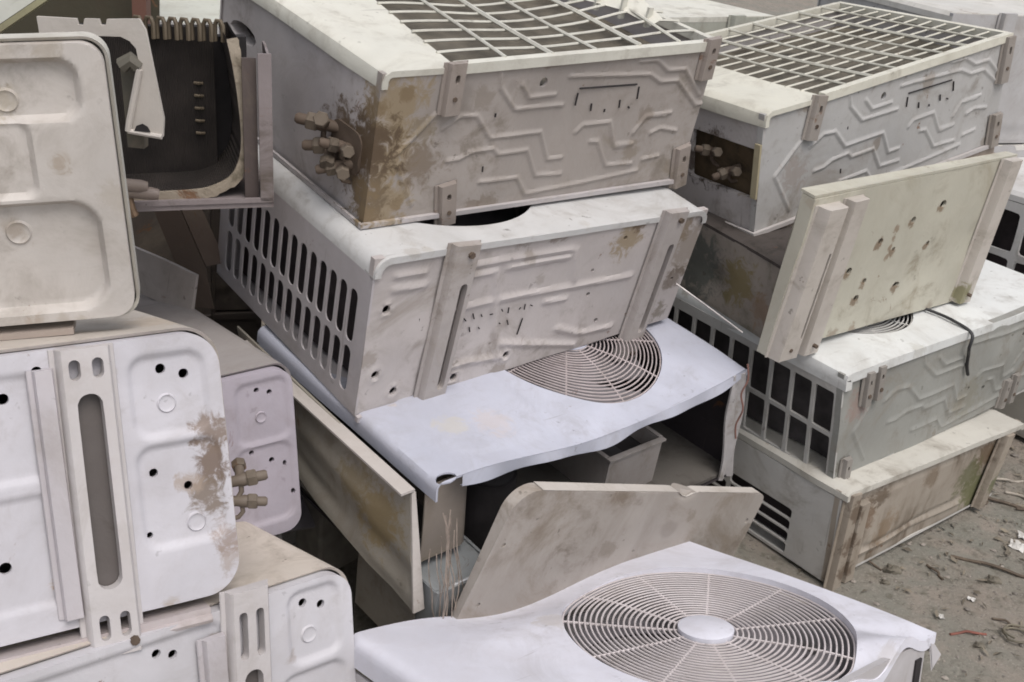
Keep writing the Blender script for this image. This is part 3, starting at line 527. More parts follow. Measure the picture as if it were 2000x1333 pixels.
mb = MB(); panel(mb, .004, L - .004, .004, H - .1, .02, TOP(.012), HF(dents=.008, dsize=.04, seed=19, ext=(L, H)), rim=.008); T.part('drip_tray', mb, paint('m3_shade_tray', (.11, .10, .09), seed=38, dirt=(.05, .04, .035), dirt_amt=.8, rust=.3, rough=.8))  # tray colour darkened too, standing in for shade on the cavity floor
mb = MB(); panel(mb, L - .05, L - .004, .0, D - .012, .008, BASE(.002), HF(dents=.008, dsize=.03, seed=21, ext=(L, D), extra=lambda u, v: .004 * np.sin(u * 200 + v * 30)), rim=.004); T.part('corner_post', mb, paint('m3_post', (.42, .40, .40), seed=36, rust=.2, dirt_amt=.6))
mb = MB(); mb.tube([(.20, .10, .02), (.20, .10, .16)], .055, 20); mb.tube([(.20, .10, .155), (.20, .10, .185)], [.054, .03], 20); T.part('compressor', mb, MAT_BLACK)
M3 = T

# ---------------------------------------------------------------- right stack
T = unit('R3', 'third unit down the right stack, bright white fan top and square side vents')
L, H, D = T.d; r = .012
pt = paint('r3_top', (.64, .65, .64), seed=41, rust=.02, dirt_amt=.3, speck=.4, stains=grime(T, 9, 7, face='t', cols=((.36, .34, .29), (.28, .25, .2)), amt=.6, rmax=.025)); ps = paint('r3_side', (.44, .43, .41), seed=42, rust=.05, dirt_amt=.4)
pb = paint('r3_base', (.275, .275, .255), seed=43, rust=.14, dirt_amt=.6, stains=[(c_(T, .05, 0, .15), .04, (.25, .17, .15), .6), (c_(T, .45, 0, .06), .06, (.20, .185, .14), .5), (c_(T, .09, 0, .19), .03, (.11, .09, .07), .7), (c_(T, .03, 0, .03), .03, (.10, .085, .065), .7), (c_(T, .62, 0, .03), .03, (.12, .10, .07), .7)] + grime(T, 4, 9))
mb = MB(); panel(mb, r - math.pi * r / 2 - .02, L - r + math.pi * r / 2 + .01, -.006, H, .010, ROLL(L, D, r), HF(dents=.003, seed=5, ext=(L, H), ribs=[[(.03, .035), (.78, .03)]], rh=-.004), holes=[(.253, .212, .146, .146, .012)], rim=.018); T.part('top_panel', mb, pt)
mb = MB(); ring_grille(mb, .253, .212, .144, D - .004, 14, .04, .0018, 9); T.part('fan_grille', mb, paint('r3_grille', (.45, .44, .42), seed=44, dirt_amt=.4))
add_fan(T, .253, .212, D - .05, .135, MAT_FAND, MAT_MOTOR)
mb = MB(); panel(mb, 0, L, 0, D - .002, .004, BASE(0), HF(ribs=scale_lines(RIB1, L / .7427, D / .2652), dents=.006, seed=22, ext=(L, D), rh=.0026, rw=.0055), holes=[(.50, .07, .006), (.44, .085, .004), (.62, .165, .005)], rim=.014); T.part('base_pan', mb, pb)
mb = MB(); y0 = .014; pit = .0525; n = 9; z1 = D - r - .012
slots(mb, [(y0 + i * pit, y0 + (i + 1) * pit, a, b, .0225, (b - a) / 2 - .004, .003) for i in range(n) for a, b in ((.006, .096), (.096, .186))], LEFT(0), depth=.006, n=4)
for (a, b, c, e) in ((0, y0, 0, z1), (y0 + n * pit, H, 0, z1), (y0, y0 + n * pit, 0, .006), (y0, y0 + n * pit, .186, z1)): flat(mb, a, b, c, e, LEFT(0))
T.part('vent_grid', mb, ps)
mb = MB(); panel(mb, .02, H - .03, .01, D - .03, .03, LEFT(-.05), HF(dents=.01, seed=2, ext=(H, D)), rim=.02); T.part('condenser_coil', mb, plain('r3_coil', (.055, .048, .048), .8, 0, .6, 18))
body(T, ps, r=r + .01)
for (a, b, c, e) in ((.067, .15, .070, .218), (.102, .155, .104, .222), (.027, -.012, .032, .05), (.60, -.006, .606, .06), (.635, -.002, .64, .065)): bracket(T, a, b, c, e, .020, .011, paint('r3_bracket', (.24, .22, .20), seed=46, rust=.4, dirt_amt=.7))
R3 = T

T = unit('R4', 'lowest unit of the right stack on the dirt, brown streaked base with mossy end')
L, H, D = T.d; r = .008
pt = paint('r4_top', (.52, .50, .45), seed=51, rust=.08, dirt_amt=.5); ps = paint('r4_side', (.53, .515, .49), seed=52, rust=.06, dirt_amt=.55)
pb = paint('r4_base', (.36, .315, .265), seed=53, rust=.2, dirt_amt=.6, streak=.9, stains=[(c_(T, .50, 0, .05), .06, (.13, .135, .06), .85), (c_(T, .50, 0, .14), .05, (.12, .075, .04), .8), (c_(T, .08, 0, .12), .05, (.17, .11, .07), .8), (c_(T, .17, 0, .07), .05, (.22, .15, .09), .6), (c_(T, .46, 0, .10), .06, (.12, .12, .06), .8), (c_(T, .12, 0, .16), .03, (.10, .07, .045), .8), (c_(T, .30, 0, .15), .03, (.17, .125, .085), .7)])
mb = MB(); panel(mb, r - math.pi * r / 2 - .01, L - r + math.pi * r / 2 + .01, -.012, H, .012, ROLL(L, D, r), HF(dents=.004, seed=15, ext=(L, H)), rim=.012); T.part('top_panel', mb, pt)
mb = MB(); panel(mb, 0, L, 0, D - .004, .006, BASE(0), HF(ribs=[[(.08, .035), (.46, .03)]], boxes=[(.1, .45, .05, .17, .02, .004)], dents=.006, seed=27, ext=(L, D)), holes=[(.15, .03, .004), (.40, .05, .005)], rim=.012); T.part('base_pan', mb, pb)
mb = MB(); zz = [(.004 + .026 * k, .030 + .026 * k) for k in range(4)]
slots(mb, [(a, a + .17, b, c, .081, .0112, .006) for a in (.10, .27) for b, c in zz], LEFT(0), depth=.006, n=6)
for (a, b, c, e) in ((0, .10, 0, D - .02), (.44, H, 0, D - .02), (.10, .44, 0, .004), (.10, .44, .108, D - .02)): flat(mb, a, b, c, e, LEFT(0))
T.part('louvre_panel', mb, ps)
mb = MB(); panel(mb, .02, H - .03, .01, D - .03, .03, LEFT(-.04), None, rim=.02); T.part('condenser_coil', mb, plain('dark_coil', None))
body(T, ps, r=r + .01)
for p0, p1 in (((.012, -.008), (.022, .20)), ((.052, -.004), (.056, .17)), ((.535, .0), (.545, .19))):
    mb = MB(); rail(mb, p0, p1, .03, .016, BASE(.002)); T.part('foot_rail', mb, paint('r4_rail', (.33, .285, .235), seed=54, rust=.4, dirt=(.12, .085, .06), dirt_amt=.9, streak=.35, stains=[(c_(T, .03, -.01, z_), .03, (.11, .075, .05), .8) for z_ in (.03, .09, .16)] + [(c_(T, .55, -.01, .06), .03, (.11, .12, .055), .8)]))

T = unit('R2', 'dark mossy unit wedged between the two upper units of the right stack', d=(.52, .5359, .1572))
L, H, D = T.d
pm = paint('r2_side', (.25, .22, .19), seed=61, rust=.1, dirt=(.09, .085, .055), dirt_amt=.9, stains=[(c_(T, 0, .22, .07), .09, (.075, .085, .075), .8), (c_(T, 0, .10, .08), .06, (.16, .125, .05), .8), (c_(T, 0, .03, .05), .04, (.20, .13, .08), .6)], rough=.8)
mb = MB(); panel(mb, 0, H, 0, D - .003, .012, LEFT(0), HF(dents=.006, seed=33, dsize=.05, ext=(H, D)), rim=.006); T.part('side_panel', mb, pm)
mb = MB(); panel(mb, 0, L, 0, H, .03, TOP(D), HF(dents=.004, seed=31, ext=(L, H)), rim=.006); T.part('top_panel', mb, paint('r2_top_shade', (.06, .05, .045), seed=62, dirt=(.03, .025, .02), dirt_amt=.8, rust=.3, rough=.85))  # near-black top: the dark void under the unit above is painted in
mb = MB(); mb.box(.002, L, -.004, .004, 0, .02); mb.box(.002, L, -.004, .004, D - .025, D - .008); T.part('front_frame', mb, pm)
body(T, pm)
mb = MB(); mb.box(.03, L - .03, .12, H - .03, .01, D - .01); T.part('condenser_coil', mb, MAT_BLACK)

T = unit('RP', 'cream base plate with two upright channel rails standing on the white fan top', name='base_plate', group=None, cat='metal panel')
L, H, D = T.d
hs = [(.18, .14, .008), (.25, .19, .007), (.24, .11, .006), (.23, .075, .0075), (.43, .24, .011, .008), (.42, .16, .006), (.34, .22, .0075), (.36, .08, .011, .006), (.305, .165, .005)]
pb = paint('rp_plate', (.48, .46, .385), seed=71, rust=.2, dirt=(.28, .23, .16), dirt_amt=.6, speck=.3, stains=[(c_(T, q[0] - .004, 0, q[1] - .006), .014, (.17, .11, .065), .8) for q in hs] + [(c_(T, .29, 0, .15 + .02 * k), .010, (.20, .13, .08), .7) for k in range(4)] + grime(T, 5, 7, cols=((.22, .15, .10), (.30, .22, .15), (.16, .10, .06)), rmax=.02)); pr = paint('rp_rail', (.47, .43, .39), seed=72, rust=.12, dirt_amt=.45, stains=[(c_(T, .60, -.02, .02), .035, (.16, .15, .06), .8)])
mb = MB(); panel(mb, 0, L, .0, D, .006, BASE(0), HF(dents=.004, seed=41, ext=(L, D), ribs=[[(.10, .02), (.10, .29)], [(.565, .02), (.565, .3)]], rh=-.005), holes=hs, rim=.024)
panel(mb, 0, L, 0, D, .04, BASE(-.022), None, rim=0); T.part('plate', mb, pb)
for p0, p1 in (((.036, -.004), (.040, .297)), ((.112, -.012), (.112, .300)), ((.615, .004), (.622, .312))):
    mb = MB(); rail(mb, p0, p1, .058 if p0[0] < .1 else .046, .020 if p0[0] > .1 else .026, BASE(.002), sl=[(.12, .72, .018, .003)] if p0[0] < .1 else ()); o = T.part('channel_rail', mb, pr)
    b = MB(); b.tube([(p0[0], -.020, p0[1] + .02), (p0[0], -.030, p0[1] + .02)], .004, 6); T.part('bolt', b, MAT_RUST, o)
mb = MB(); mb.box(.0, L, -.0, .026, D + .001, D + .006); T.part('top_lip', mb, pb)

# ---------------------------------------------------------------- loose plate and front unit
T = unit('MP', 'dirty rounded cover plate leaning against the front unit below the gutted opening', name='cover_plate', group=None, cat='metal panel')
L, H, D = T.d; z0 = -.10
T.off *= 1
pl = paint('mp_plate', (.36, .325, .295), seed=81, rust=.1, dirt=(.22, .18, .14), dirt_amt=.75, streak=.2, speck=.5, stains=grime(T, 6, 6))
hf = HF(dents=.004, seed=51, ext=(L, D), extra=lambda u, v: -.012 * sstep((.01 - np.abs(u - .40) + .02) / .03) * sstep((v - D + .012) / .012))
mb = MB(); panel(mb, 0, L, z0, D, .008, BASE(0), hf, rounds=(.03, .03, .02, .045), rim=.018, holes=[(.62, .18, .005), (.03, .03, .004), (.02, .14, .004)]); panel(mb, 0, L, z0, D, .03, BASE(-.003), hf, rounds=(.03, .03, .02, .045), rim=0); o = T.part('plate', mb, pl)
mb = MB(); n = 40; V = []
for i in range(n + 1):
    u = .045 + (L - .065) * i / n; dz = -.012 * max(0, 1 - abs(u - .40) / .025); V += [(u, -.0015, D + .001 + dz), (u, .018, D + .0015 + dz), (u, .018, D - .002 + dz)]
mb.add(V, [(3 * i + k, 3 * i + 3 + k, 3 * i + 4 + k, 3 * i + 1 + k) for i in range(n) for k in (0, 1)]); T.part('flange', mb, paint('mp_flange', (.52, .48, .44), seed=82, rust=.08, dirt_amt=.4), o)

T = unit('F', 'nearest unit lying in front with a large round wire fan grille on its white lid')
L, H, D = T.d; r = .016; cu, cv, rg_ = .535, .222, .212
def sagF(u, v):
    b = -.040 * np.exp(-((u - .40) / .17) ** 2) * sstep((v - .36) / .13)
    c = -.030 * np.exp(-(((u - .62) / .05) ** 2 + ((v + .0) / .05) ** 2)) + .016 * np.exp(-(((u - .69) / .03) ** 2 + ((v - .02) / .04) ** 2)) - .006 * np.sin(u * 60) * sstep((.05 - v) / .05) * sstep((u - .45) / .1)
    return b + c
pt = paint('f_top', (.65, .645, .71), seed=91, rust=.0, dirt_amt=.22, speck=.25, stains=[(c_(T, .36, .36, D), .04, (.50, .45, .41), .5)] + grime(T, 7, 6, .1, face='t', cols=((.42, .38, .35), (.36, .33, .31)), amt=.5, rmax=.025))
hf = HF(dents=.002, seed=61, ext=(L, H), circ=[(cu, cv, rg_ + .012, .004)], extra=sagF)
FX = .094; rlF = ROLL(9, D, r)
mb = MB(); panel(mb, r - math.pi * r / 2 - .03 + FX, L - r * .5, -.002, H, .008, lambda u, v, h: (lambda q: (q[0] + FX, q[1], q[2]))(rlF(u - FX, v, h)), hf, holes=[(cu, cv, rg_, rg_, .016)], rim=.016); tp = T.part('top_panel', mb, pt)
mb = MB(); ring_grille(mb, cu, cv, rg_ - .002, D - .006, 21, .046, .00165, 11, dome=-.004, seg=96, th0=.1, sag=lambda x, y: .6 * float(sagF(np.array(x), np.array(y)))); g = T.part('fan_grille', mb, paint('f_grille', (.56, .51, .51), seed=92, rust=.05, dirt_amt=.3))
mb = MB(); disc(mb, cu, cv, .041, D - .004, .008); T.part('hub_badge', mb, pt, g)
add_fan(T, cu, cv, D - .06, .20, MAT_FAN, MAT_MOTOR, a0=.9, n=4)
pf = paint('f_side', (.46, .44, .45), seed=93, rust=.08, dirt_amt=.5)
mb = MB(); panel(mb, FX, L - .03, .0, D - .006, .012, BASE(0), HF(dents=.004, seed=62, ext=(L, D), extra=lambda u, v: sagF(u, 0 * v) * 0), rim=.01); T.part('base_pan', mb, pf)
mb = MB(); panel(mb, .01, H, 0, D - .02, .02, RIGHT(L, -.03), HF(dents=.006, seed=63, ext=(H, D)), rim=.01); T.part('side_panel', mb, pf)
mb = MB(); panel(mb, .004, H - .004, 0, D - .055, .03, LEFT(-FX - .003), HF(dents=.003, seed=9, ext=(H, D)), rim=.004); T.part('side_panel', mb, pf); mb = MB(); panel(mb, FX, L, 0, D - .09, .04, BACK(H, -.002), None); T.part('back_panel', mb, pf); mb = MB(); panel(mb, FX, L, 0, H, .05, FLOOR(0), None); T.part('rear_panel', mb, pf)
mb = MB(); mb.add([(L - .02, .0, D - .004), (L - .035, .045, D - .01), (L + .015, .03, D - .035), (L + .012, -.004, D - .04), (L - .02, -.01, D - .05)], [(0, 1, 2, 3), (0, 3, 4)]); mb.add([(x - .003, y, z - .003) for x, y, z in mb.v], [(3, 2, 1, 0), (4, 3, 0)]); T.part('bent_flap', mb, pf)
mb = MB(); mb.box(L - .055, L - .04, -.003, .003, .0, D - .03); T.part('corner_post', mb, MAT_BLACK)
F_ = T
# ---------------------------------------------------------------- left stack: units with round-cornered base pans
def rprof(L, D, rr, n=7, ins=0.):
    P = []
    for cx_, cz, a0 in ((L - rr, rr, -90), (L - rr, D - rr, 0), (rr, D - rr, 90), (rr, rr, 180)):
        for k in range(n + 1):
            a = R(a0 + 90 * k / n); P.append((cx_ + (rr - ins) * math.cos(a), cz + (rr - ins) * math.sin(a)))
    return P
def casing(T, mat, rr, y0=.008, y1=None, seed=1):
    L, H, D = T.d; y1 = y1 or H; P = rprof(L, D, rr); n = len(P); ny = 8; V = []; F = []
    Q = rprof(L, D, rr, ins=.004)
    rows = [(Q, y0 + .004)] + [(P, y0 + (y1 - y0) * k / ny) for k in range(ny + 1)]
    for pr_, y in rows: V += [(x, y, z) for x, z in pr_]
    for i in range(len(rows) - 1):
        for k in range(n): j = (k + 1) % n; F.append((i * n + k, i * n + j, (i + 1) * n + j, (i + 1) * n + k))
    F.append(tuple((len(rows) - 1) * n + k for k in range(n)))
    mb = MB().add(V, F); return T.part('casing', mb, mat)
def round_unit(T, pc, pb, rr=.045, boxes=(), ribs=(), circ=(), holes=(), cell=.0036, inset=.005, dents=.003, seed=1, rh=-.004):
    L, H, D = T.d
    casing(T, pc, rr)
    mb = MB(); i = inset; panel(mb, i, L - i, i, D - i, cell, BASE(.006), HF(ribs=ribs, boxes=boxes, dents=dents, seed=seed, ext=(L, D), rh=rh), holes=holes, rounds=(rr, rr, rr, rr), rim=.018)
    o = T.part('base_pan', mb, pb)
    hf_ = HF(ribs=ribs, boxes=boxes, dents=dents, seed=seed, ext=(L, D), rh=rh)
    for (a, b, r_, k) in circ:   # pressed dimple: low dome with a rolled ring
        h0 = float(hf_(np.array([a]), np.array([b]))[0]); n = 28; V = []; F = []
        prof = [(1.25, -.0015), (1.08, .0012), (.98, .0026), (.86, .0016), (.6, .0008), (.02, .0012)]
        for q, h in prof: V += [(a + r_ * q * math.cos(2 * math.pi * j / n), -.006 - h0 - h, b + r_ * q * math.sin(2 * math.pi * j / n)) for j in range(n)]
        for i in range(len(prof) - 1): F += [(i * n + j, i * n + (j + 1) % n, (i + 1) * n + (j + 1) % n, (i + 1) * n + j) for j in range(n)]
        T.part('dimple', MB().add(V, F + [tuple((len(prof) - 1) * n + j for j in range(n))]), pb, o, smooth=60)
    return o
UD['L1'] = (UD['L1'][0], UD['L1'][1], [UD['L1'][2][0], .035, UD['L1'][2][2]], UD['L1'][3])
T = unit('L1', 'pale round-cornered base plate with stamped recesses standing on the left stack', name='base_plate', group=None, cat='metal panel')
L, H, D = T.d
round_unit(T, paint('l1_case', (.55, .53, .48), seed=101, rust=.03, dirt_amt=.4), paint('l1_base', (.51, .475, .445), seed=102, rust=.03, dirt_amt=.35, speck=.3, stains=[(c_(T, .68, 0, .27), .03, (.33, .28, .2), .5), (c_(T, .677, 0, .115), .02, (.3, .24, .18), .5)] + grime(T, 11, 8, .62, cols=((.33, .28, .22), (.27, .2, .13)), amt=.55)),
           boxes=[(.45, .765, .247, .312, .022, -.014), (.45, .706, .160, .245, .012, -.008), (.45, .768, .02, .150, .035, -.014)], circ=[(.677, .115, .013, .004), (.687, .268, .012, .004)], dents=.004, seed=71, rr=.026)
mb = MB(); mb.box(.45, L - .08, -.004, .03, -.014, -.006); T.part('lower_flange', mb, paint('l1_flange', (.38, .32, .28), seed=103, rust=.2, dirt_amt=.7))

T = unit('L2', 'second unit of the left stack, long slotted foot rail and peeling rusty edge')
L, H, D = T.d
l2c = paint('l2_case', (.56, .51, .46), seed=104, rust=.08, dirt_amt=.45, stains=[(c_(T, .75, .1, D), .07, (.45, .36, .27), .5)])
l2b = paint('l2_base', (.52, .505, .54), seed=105, rust=.04, dirt_amt=.22, speck=.3, stains=[(c_(T, .775, 0, .17), .035, (.17, .125, .10), .95), (c_(T, .778, 0, .205), .03, (.20, .15, .12), .9), (c_(T, .79, 0, .04), .03, (.3, .24, .2), .6), (c_(T, .765, 0, .13), .03, (.18, .14, .11), .9), (c_(T, .785, 0, .07), .028, (.27, .21, .18), .8), (c_(T, .585, 0, .06), .018, (.35, .2, .08), .8), (c_(T, .745, 0, .15), .022, (.34, .27, .22), .7)] + grime(T, 12, 7, .5, cols=((.36, .31, .27), (.25, .2, .16)), amt=.5, rmax=.018))
hl = [(.7243, .2952, .0062), (.7516, .2856, .0062), (.7026, .1705, .0055), (.743, .1472, .0055), (.6032 - .02, .3127, .006), (.5244, .0931, .007), (.5448, .2862, .0065), (.5804, .1416, .005), (.690, .095, .004)]
round_unit(T, l2c, l2b, boxes=[(.686, .776, .215, .312, .020, -.006), (.684, .785, .078, .203, .020, -.006), (.36, .592, .19, .31, .02, -.004), (.36, .592, .04, .17, .02, -.004)], circ=[(.7272, .2528, .0105, .004), (.748, .10, .011, .003)], holes=hl, dents=.003, seed=72)
lr = paint('l2_rail', (.53, .50, .50), seed=106, rust=.08, dirt_amt=.35)
mb = MB(); rail(mb, (.632, -.034), (.634, .335), .062, .018, BASE(.006), sl=[(.05, .15, -.012, .006), (.05, .15, .012, .006), (.215, .865, .0, .0145), (.895, .975, -.013, .0065), (.895, .975, .013, .0065)]); o = T.part('foot_rail', mb, lr)
slb = paint('slot_shade_strip', (.12, .105, .10), seed=110, dirt=(.06, .05, .04), dirt_amt=.8, rust=.1)  # dark strip behind the rail slots, recess shade painted as its colour
mb = MB(); mb.box(.612, .654, -.0075, -.0068, .04, .292); T.part('slot_shade_strip', mb, slb, o)
mb = MB(); mb.tube([(.652, -.024, -.02), (.652, -.028, -.02)], .006, 8); T.part('bolt', mb, MAT_RUST, o)
mb = MB(); rail(mb, (.590, .02), (.588, .315), .022, .012, BASE(.006)); T.part('side_channel', mb, paint('l2_chan', (.47, .44, .46), seed=107, rust=.03, dirt_amt=.3))
mb = MB(); mb.box(.3, L - .05, -.012, .02, -.022, -.008); mb.tube([(.3, -.012, -.022), (L - .05, -.012, -.022)], .006, 8); T.part('lower_flange', mb, paint('l2_flange', (.45, .40, .40), seed=108, rust=.2, dirt_amt=.6))
valve(T, (L + .003, .02, .135), (.9, -.3, .1), paint('l2_valve', (.145, .115, .09), seed=109, rust=.3, dirt_amt=.7), .75, .5); valve(T, (L + .003, .02, .11), (.9, -.4, -.1), paint('l2_valve', None), .7, -.3)

T = unit('L3', 'bottom unit of the left stack, two screw holes by its round corner')
L, H, D = T.d
l3b = paint('l3_base', (.53, .515, .54), seed=111, rust=.05, dirt_amt=.25, speck=.3, stains=[(c_(T, .64, 0, .32), .02, (.3, .22, .15), .7)] + grime(T, 13, 6, .5, cols=((.36, .31, .27), (.27, .21, .17)), amt=.5, rmax=.016))
round_unit(T, paint('l3_case', (.58, .52, .46), seed=112, rust=.05, dirt_amt=.4, speck=.7), l3b, rr=.04, boxes=[(.687, .765, .20, .302, .018, -.006), (.67, .77, .05, .185, .02, -.006), (.3, .59, .16, .30, .02, -.005)], circ=[(.7174, .2362, .011, .004)], holes=[(.7115, .2833, .0062), (.7394, .273, .0062), (.5003, .2829, .006), (.5213, .2749, .006), (.578, .268, .006)], seed=73)
mb = MB(); rail(mb, (.612, -.02), (.622, .338), .058, .018, BASE(.006), sl=[(.05, .70, .0, .0135), (.73, .93, -.012, .006), (.73, .93, .012, .006)]); o = T.part('foot_rail', mb, lr); mb = MB(); mb.box(.598, .634, -.0085, -.0078, .0, .232); T.part('slot_shade_strip', mb, slb, o)
mb = MB(); rail(mb, (.575, .02), (.572, .285), .03, .012, BASE(.006)); T.part('side_channel', mb, paint('l2_chan', None))

T = unit('LB', 'lavender grey unit wedged between the left stack and the slotted unit')
L, H, D = T.d
round_unit(T, paint('lb_case', (.37, .34, .33), seed=121, rust=.05, dirt_amt=.5), paint('lb_base', (.39, .355, .40), seed=122, rust=.02, dirt_amt=.2, speck=.2), rr=.028, boxes=[(.705, .785, .165, .262, .015, -.004), (.70, .785, .03, .158, .018, -.004)], circ=[(.742, .205, .008, .003)], holes=[(.7385, .2489, .0042), (.7585, .2416, .0042), (.7235, .1505, .004), (.7544, .1307, .0045), (.775, .12, .003, .005), (.785, .07, .003, .005)], seed=74, rh=.003)
T = unit('GB', 'small grey sheet metal plate standing behind the lavender grey unit', name='sheet_plate', group=None, cat='metal panel')
L, H, D = T.d
mb = MB(); panel(mb, 0, H, -.02, D, .02, LEFT(0), HF(dents=.003, seed=1, ext=(H, D)), rim=.006); mb.box(.007, .010, 0, H, -.02, D); T.part('side_wall', mb, paint('gb', (.44, .40, .38), seed=123, rust=.02, dirt_amt=.3))


# ---------------------------------------------------------------- gutted unit with the bent coil, upper left
T = unit('C', 'open gutted casing with a dark bent condenser coil, beside the topmost middle unit', d=(.55, .205, .25))
L, H, D = T.d
pc = paint('c_case', (.25, .215, .215), seed=131, rust=.3, dirt=(.09, .07, .055), dirt_amt=.9, speck=1.)
mb = MB(); panel(mb, .10, L + .004, .0, H, .03, FLOOR(0), None, rim=-.012); mb.box(.10, L + .003, -.004, .001, -.002, .006); T.part('floor_pan', mb, pc)
mb = MB(); panel(mb, 0, .11, 0, D, .03, RIGHT(L, 0), HF(dents=.004, seed=3, ext=(H, D)), rim=.004); mb.box(L - .018, L + .004, -.004, .001, .0, D); T.part('side_panel', mb, pc)
mb = MB(); panel(mb, .3, L, 0, D * .8, .04, BACK(H), None, rim=.01); T.part('back_panel', mb, pc)
mb = MB(); mb.box(.25, .535, .175, .20, .03, .245); T.part('coil_core', mb, MAT_BLACK)
mb = MB(); mb.box(.508, .531, .012, .018, .0, D - .01); T.part('inner_flange', mb, paint('c_inner', (.09, .07, .065), seed=135, dirt_amt=.6, rust=.2))
path0 = [(.487, .268), (.496, .22), (.503, .16), (.506, .10), (.500, .062), (.485, .036), (.455, .020), (.42, .014), (.33, .012), (.24, .012)]
path = []
for i in range(len(path0) - 1):
    a, b, c, e = [np.array(path0[min(max(j, 0), len(path0) - 1)]) for j in (i - 1, i, i + 1, i + 2)]
    for k in range(6): t_ = k / 6; path.append(tuple(.5 * (2 * b + (c - a) * t_ + (2 * a - 5 * b + 4 * c - e) * t_ * t_ + (3 * b - a - 3 * c + e) * t_ ** 3)))
path.append(path0[-1]); P = np.array(path); dn = []
for i in range(len(P)):
    t = P[min(i + 1, len(P) - 1)] - P[max(i - 1, 0)]; t /= np.hypot(*t); dn.append((-t[1], t[0]))
dn = np.array(dn); Oo = P + dn * .016; V = []; F = []; n = len(P)
for y in (.03, .172):
    V += [(a, y, b) for a, b in P] + [(a, y, b) for a, b in Oo]
for i in range(n - 1): F += [(i, i + 1, 2 * n + i + 1, 2 * n + i), (n + i + 1, n + i, 3 * n + i, 3 * n + i + 1), (i, n + i, n + i + 1, i + 1), (2 * n + i, 2 * n + i + 1, 3 * n + i + 1, 3 * n + i)]
coil = T.part('condenser_coil', MB().add(V, F), MAT_FIN_Z)
mb = MB(); V = []; F = []
wob = np.array([.0012 * math.sin(i * .9) + .001 * math.sin(i * 2.3) for i in range(n)])[:, None]; Q = P + dn * (.0165 + wob); P2 = P - dn * .001
for y in (.024, .030): V += [(a, y, b) for a, b in P2] + [(a, y, b) for a, b in Q]
for i in range(n - 1): F += [(i, n + i, n + i + 1, i + 1), (i, i + 1, 2 * n + i + 1, 2 * n + i), (n + i + 1, n + i, 3 * n + i, 3 * n + i + 1)]
T.part('end_plate', MB().add(V, F), paint('c_plate', (.33, .28, .22), seed=132, dirt=(.10, .085, .05), rust=.6, dirt_amt=.9, speck=1., bump=.5), coil)
mb = MB(); panel(mb, .20, .475, .01, .268, .02, BASE(-.14), HF(dents=.006, seed=13, dsize=.05, ext=(.5, .3)), rim=.02); back = T.part('coil_leg', mb, MAT_FIN_Z)
for k in range(8):
    x = .352 + .0185 * k; mb = MB(); mb.tube([(x - .006, .135 - .004 * k, .25), (x - .006, .135 - .004 * k, .276), (x - .003, .132 - .004 * k, .284), (x + .003, .128 - .004 * k, .284), (x + .006, .125 - .004 * k, .276), (x + .006, .125 - .004 * k, .25)], .0040, 7); T.part('u_bend', mb, paint('u_bend_metal', (.15, .12, .085), seed=133, dirt=(.06, .05, .03), dirt_amt=.9, rust=.3, metal=.3))
for k in range(5):
    mb = MB(); z = .085 + .022 * k; mb.tube([(.44, .136, z), (.447, .132, z), (.454, .136, z - .001)], .0028, 6); T.part('u_bend', mb, paint('u_bend_metal', None))
for k, (x, z) in enumerate(((.335, .045), (.352, .032))):
    mb = MB(); mb.tube([(x - .05, -.02, z), (x, -.03, z - .004), (x + .012, -.03, z - .006)], [.010, .011, .009], 10); T.part('pipe_stub', mb, paint('stub', (.20, .16, .14), seed=134, dirt_amt=.7, rust=.3))
mb = MB(); mb.tube([(.30, -.012, .05), (.315, -.018, .03), (.32, -.02, .0), (.325, -.02, -.012)], .007, 8); T.part('pipe_stub', mb, MAT_COPPER)

def wthing(name, label, cat, org, dims, deg=0, tx=0, ty=0, group=None): return Thing(name, label, cat, rotz(deg, tx, ty), org, dims, None, group)
# plastic bracket in front of the coil
kb = .895; T = Thing('mounting_bracket', 'white L-shaped plastic bracket hooked between the left top unit and the coil', 'bracket', Matrix.Identity(3) * kb, CAM + (Vector((-.74, 1.715, .79)) - CAM) * kb, (.2, .01, .18))
k0 = (.74, 0, -.79)
pts = [(-.734, .957), (-.676, .9595), (-.674, .951), (-.666, .951), (-.664, .9605), (-.643, .962), (-.641, .954), (-.633, .954), (-.631, .963), (-.584, .968), (-.575, .953), (-.552, .825), (-.554, .797), (-.605, .801), (-.603, .815), (-.585, .896), (-.590, .925), (-.599, .935), (-.612, .940), (-.702, .934), (-.731, .929)]
mb = MB(); mb.poly([(a + .74, 0, b - .79) for a, b in pts], (0, -1, 0), .006); pw = paint('bracket_plastic', (.52, .48, .44), seed=141, rust=0., dirt_amt=.3, speck=.3, rough=.45); T.part('plate', mb, pw)
mb = MB(); mb.tube([(.135, -.004, .012), (.137, -.004, .025), (.155, -.003, .106)], .005, 8); mb.tube([(.135, -.004, .012), (.186, -.004, .008)], .004, 8); T.part('flange', mb, pw)
mb = MB(); mb.poly([(.145, -.0075, .014), (.149, -.0075, .022), (.158, -.0075, .026), (.166, -.0075, .022), (.170, -.0075, .014)], (0, -1, 0), .001); T.part('keyhole', mb, MAT_BLACK)
mb = MB(); mb.poly([(.125, .02, -.02), (.150, .02, -.02), (.152, .02, .10), (.118, .02, .11)], (0, -1, 0), .02); mb.tube([(.128, .0, .108), (.142, .0, .118), (.150, .004, .108)], .012, 8); T.part('clip_body', mb, paint('bracket_grey', (.11, .10, .08), seed=142, dirt_amt=.6))
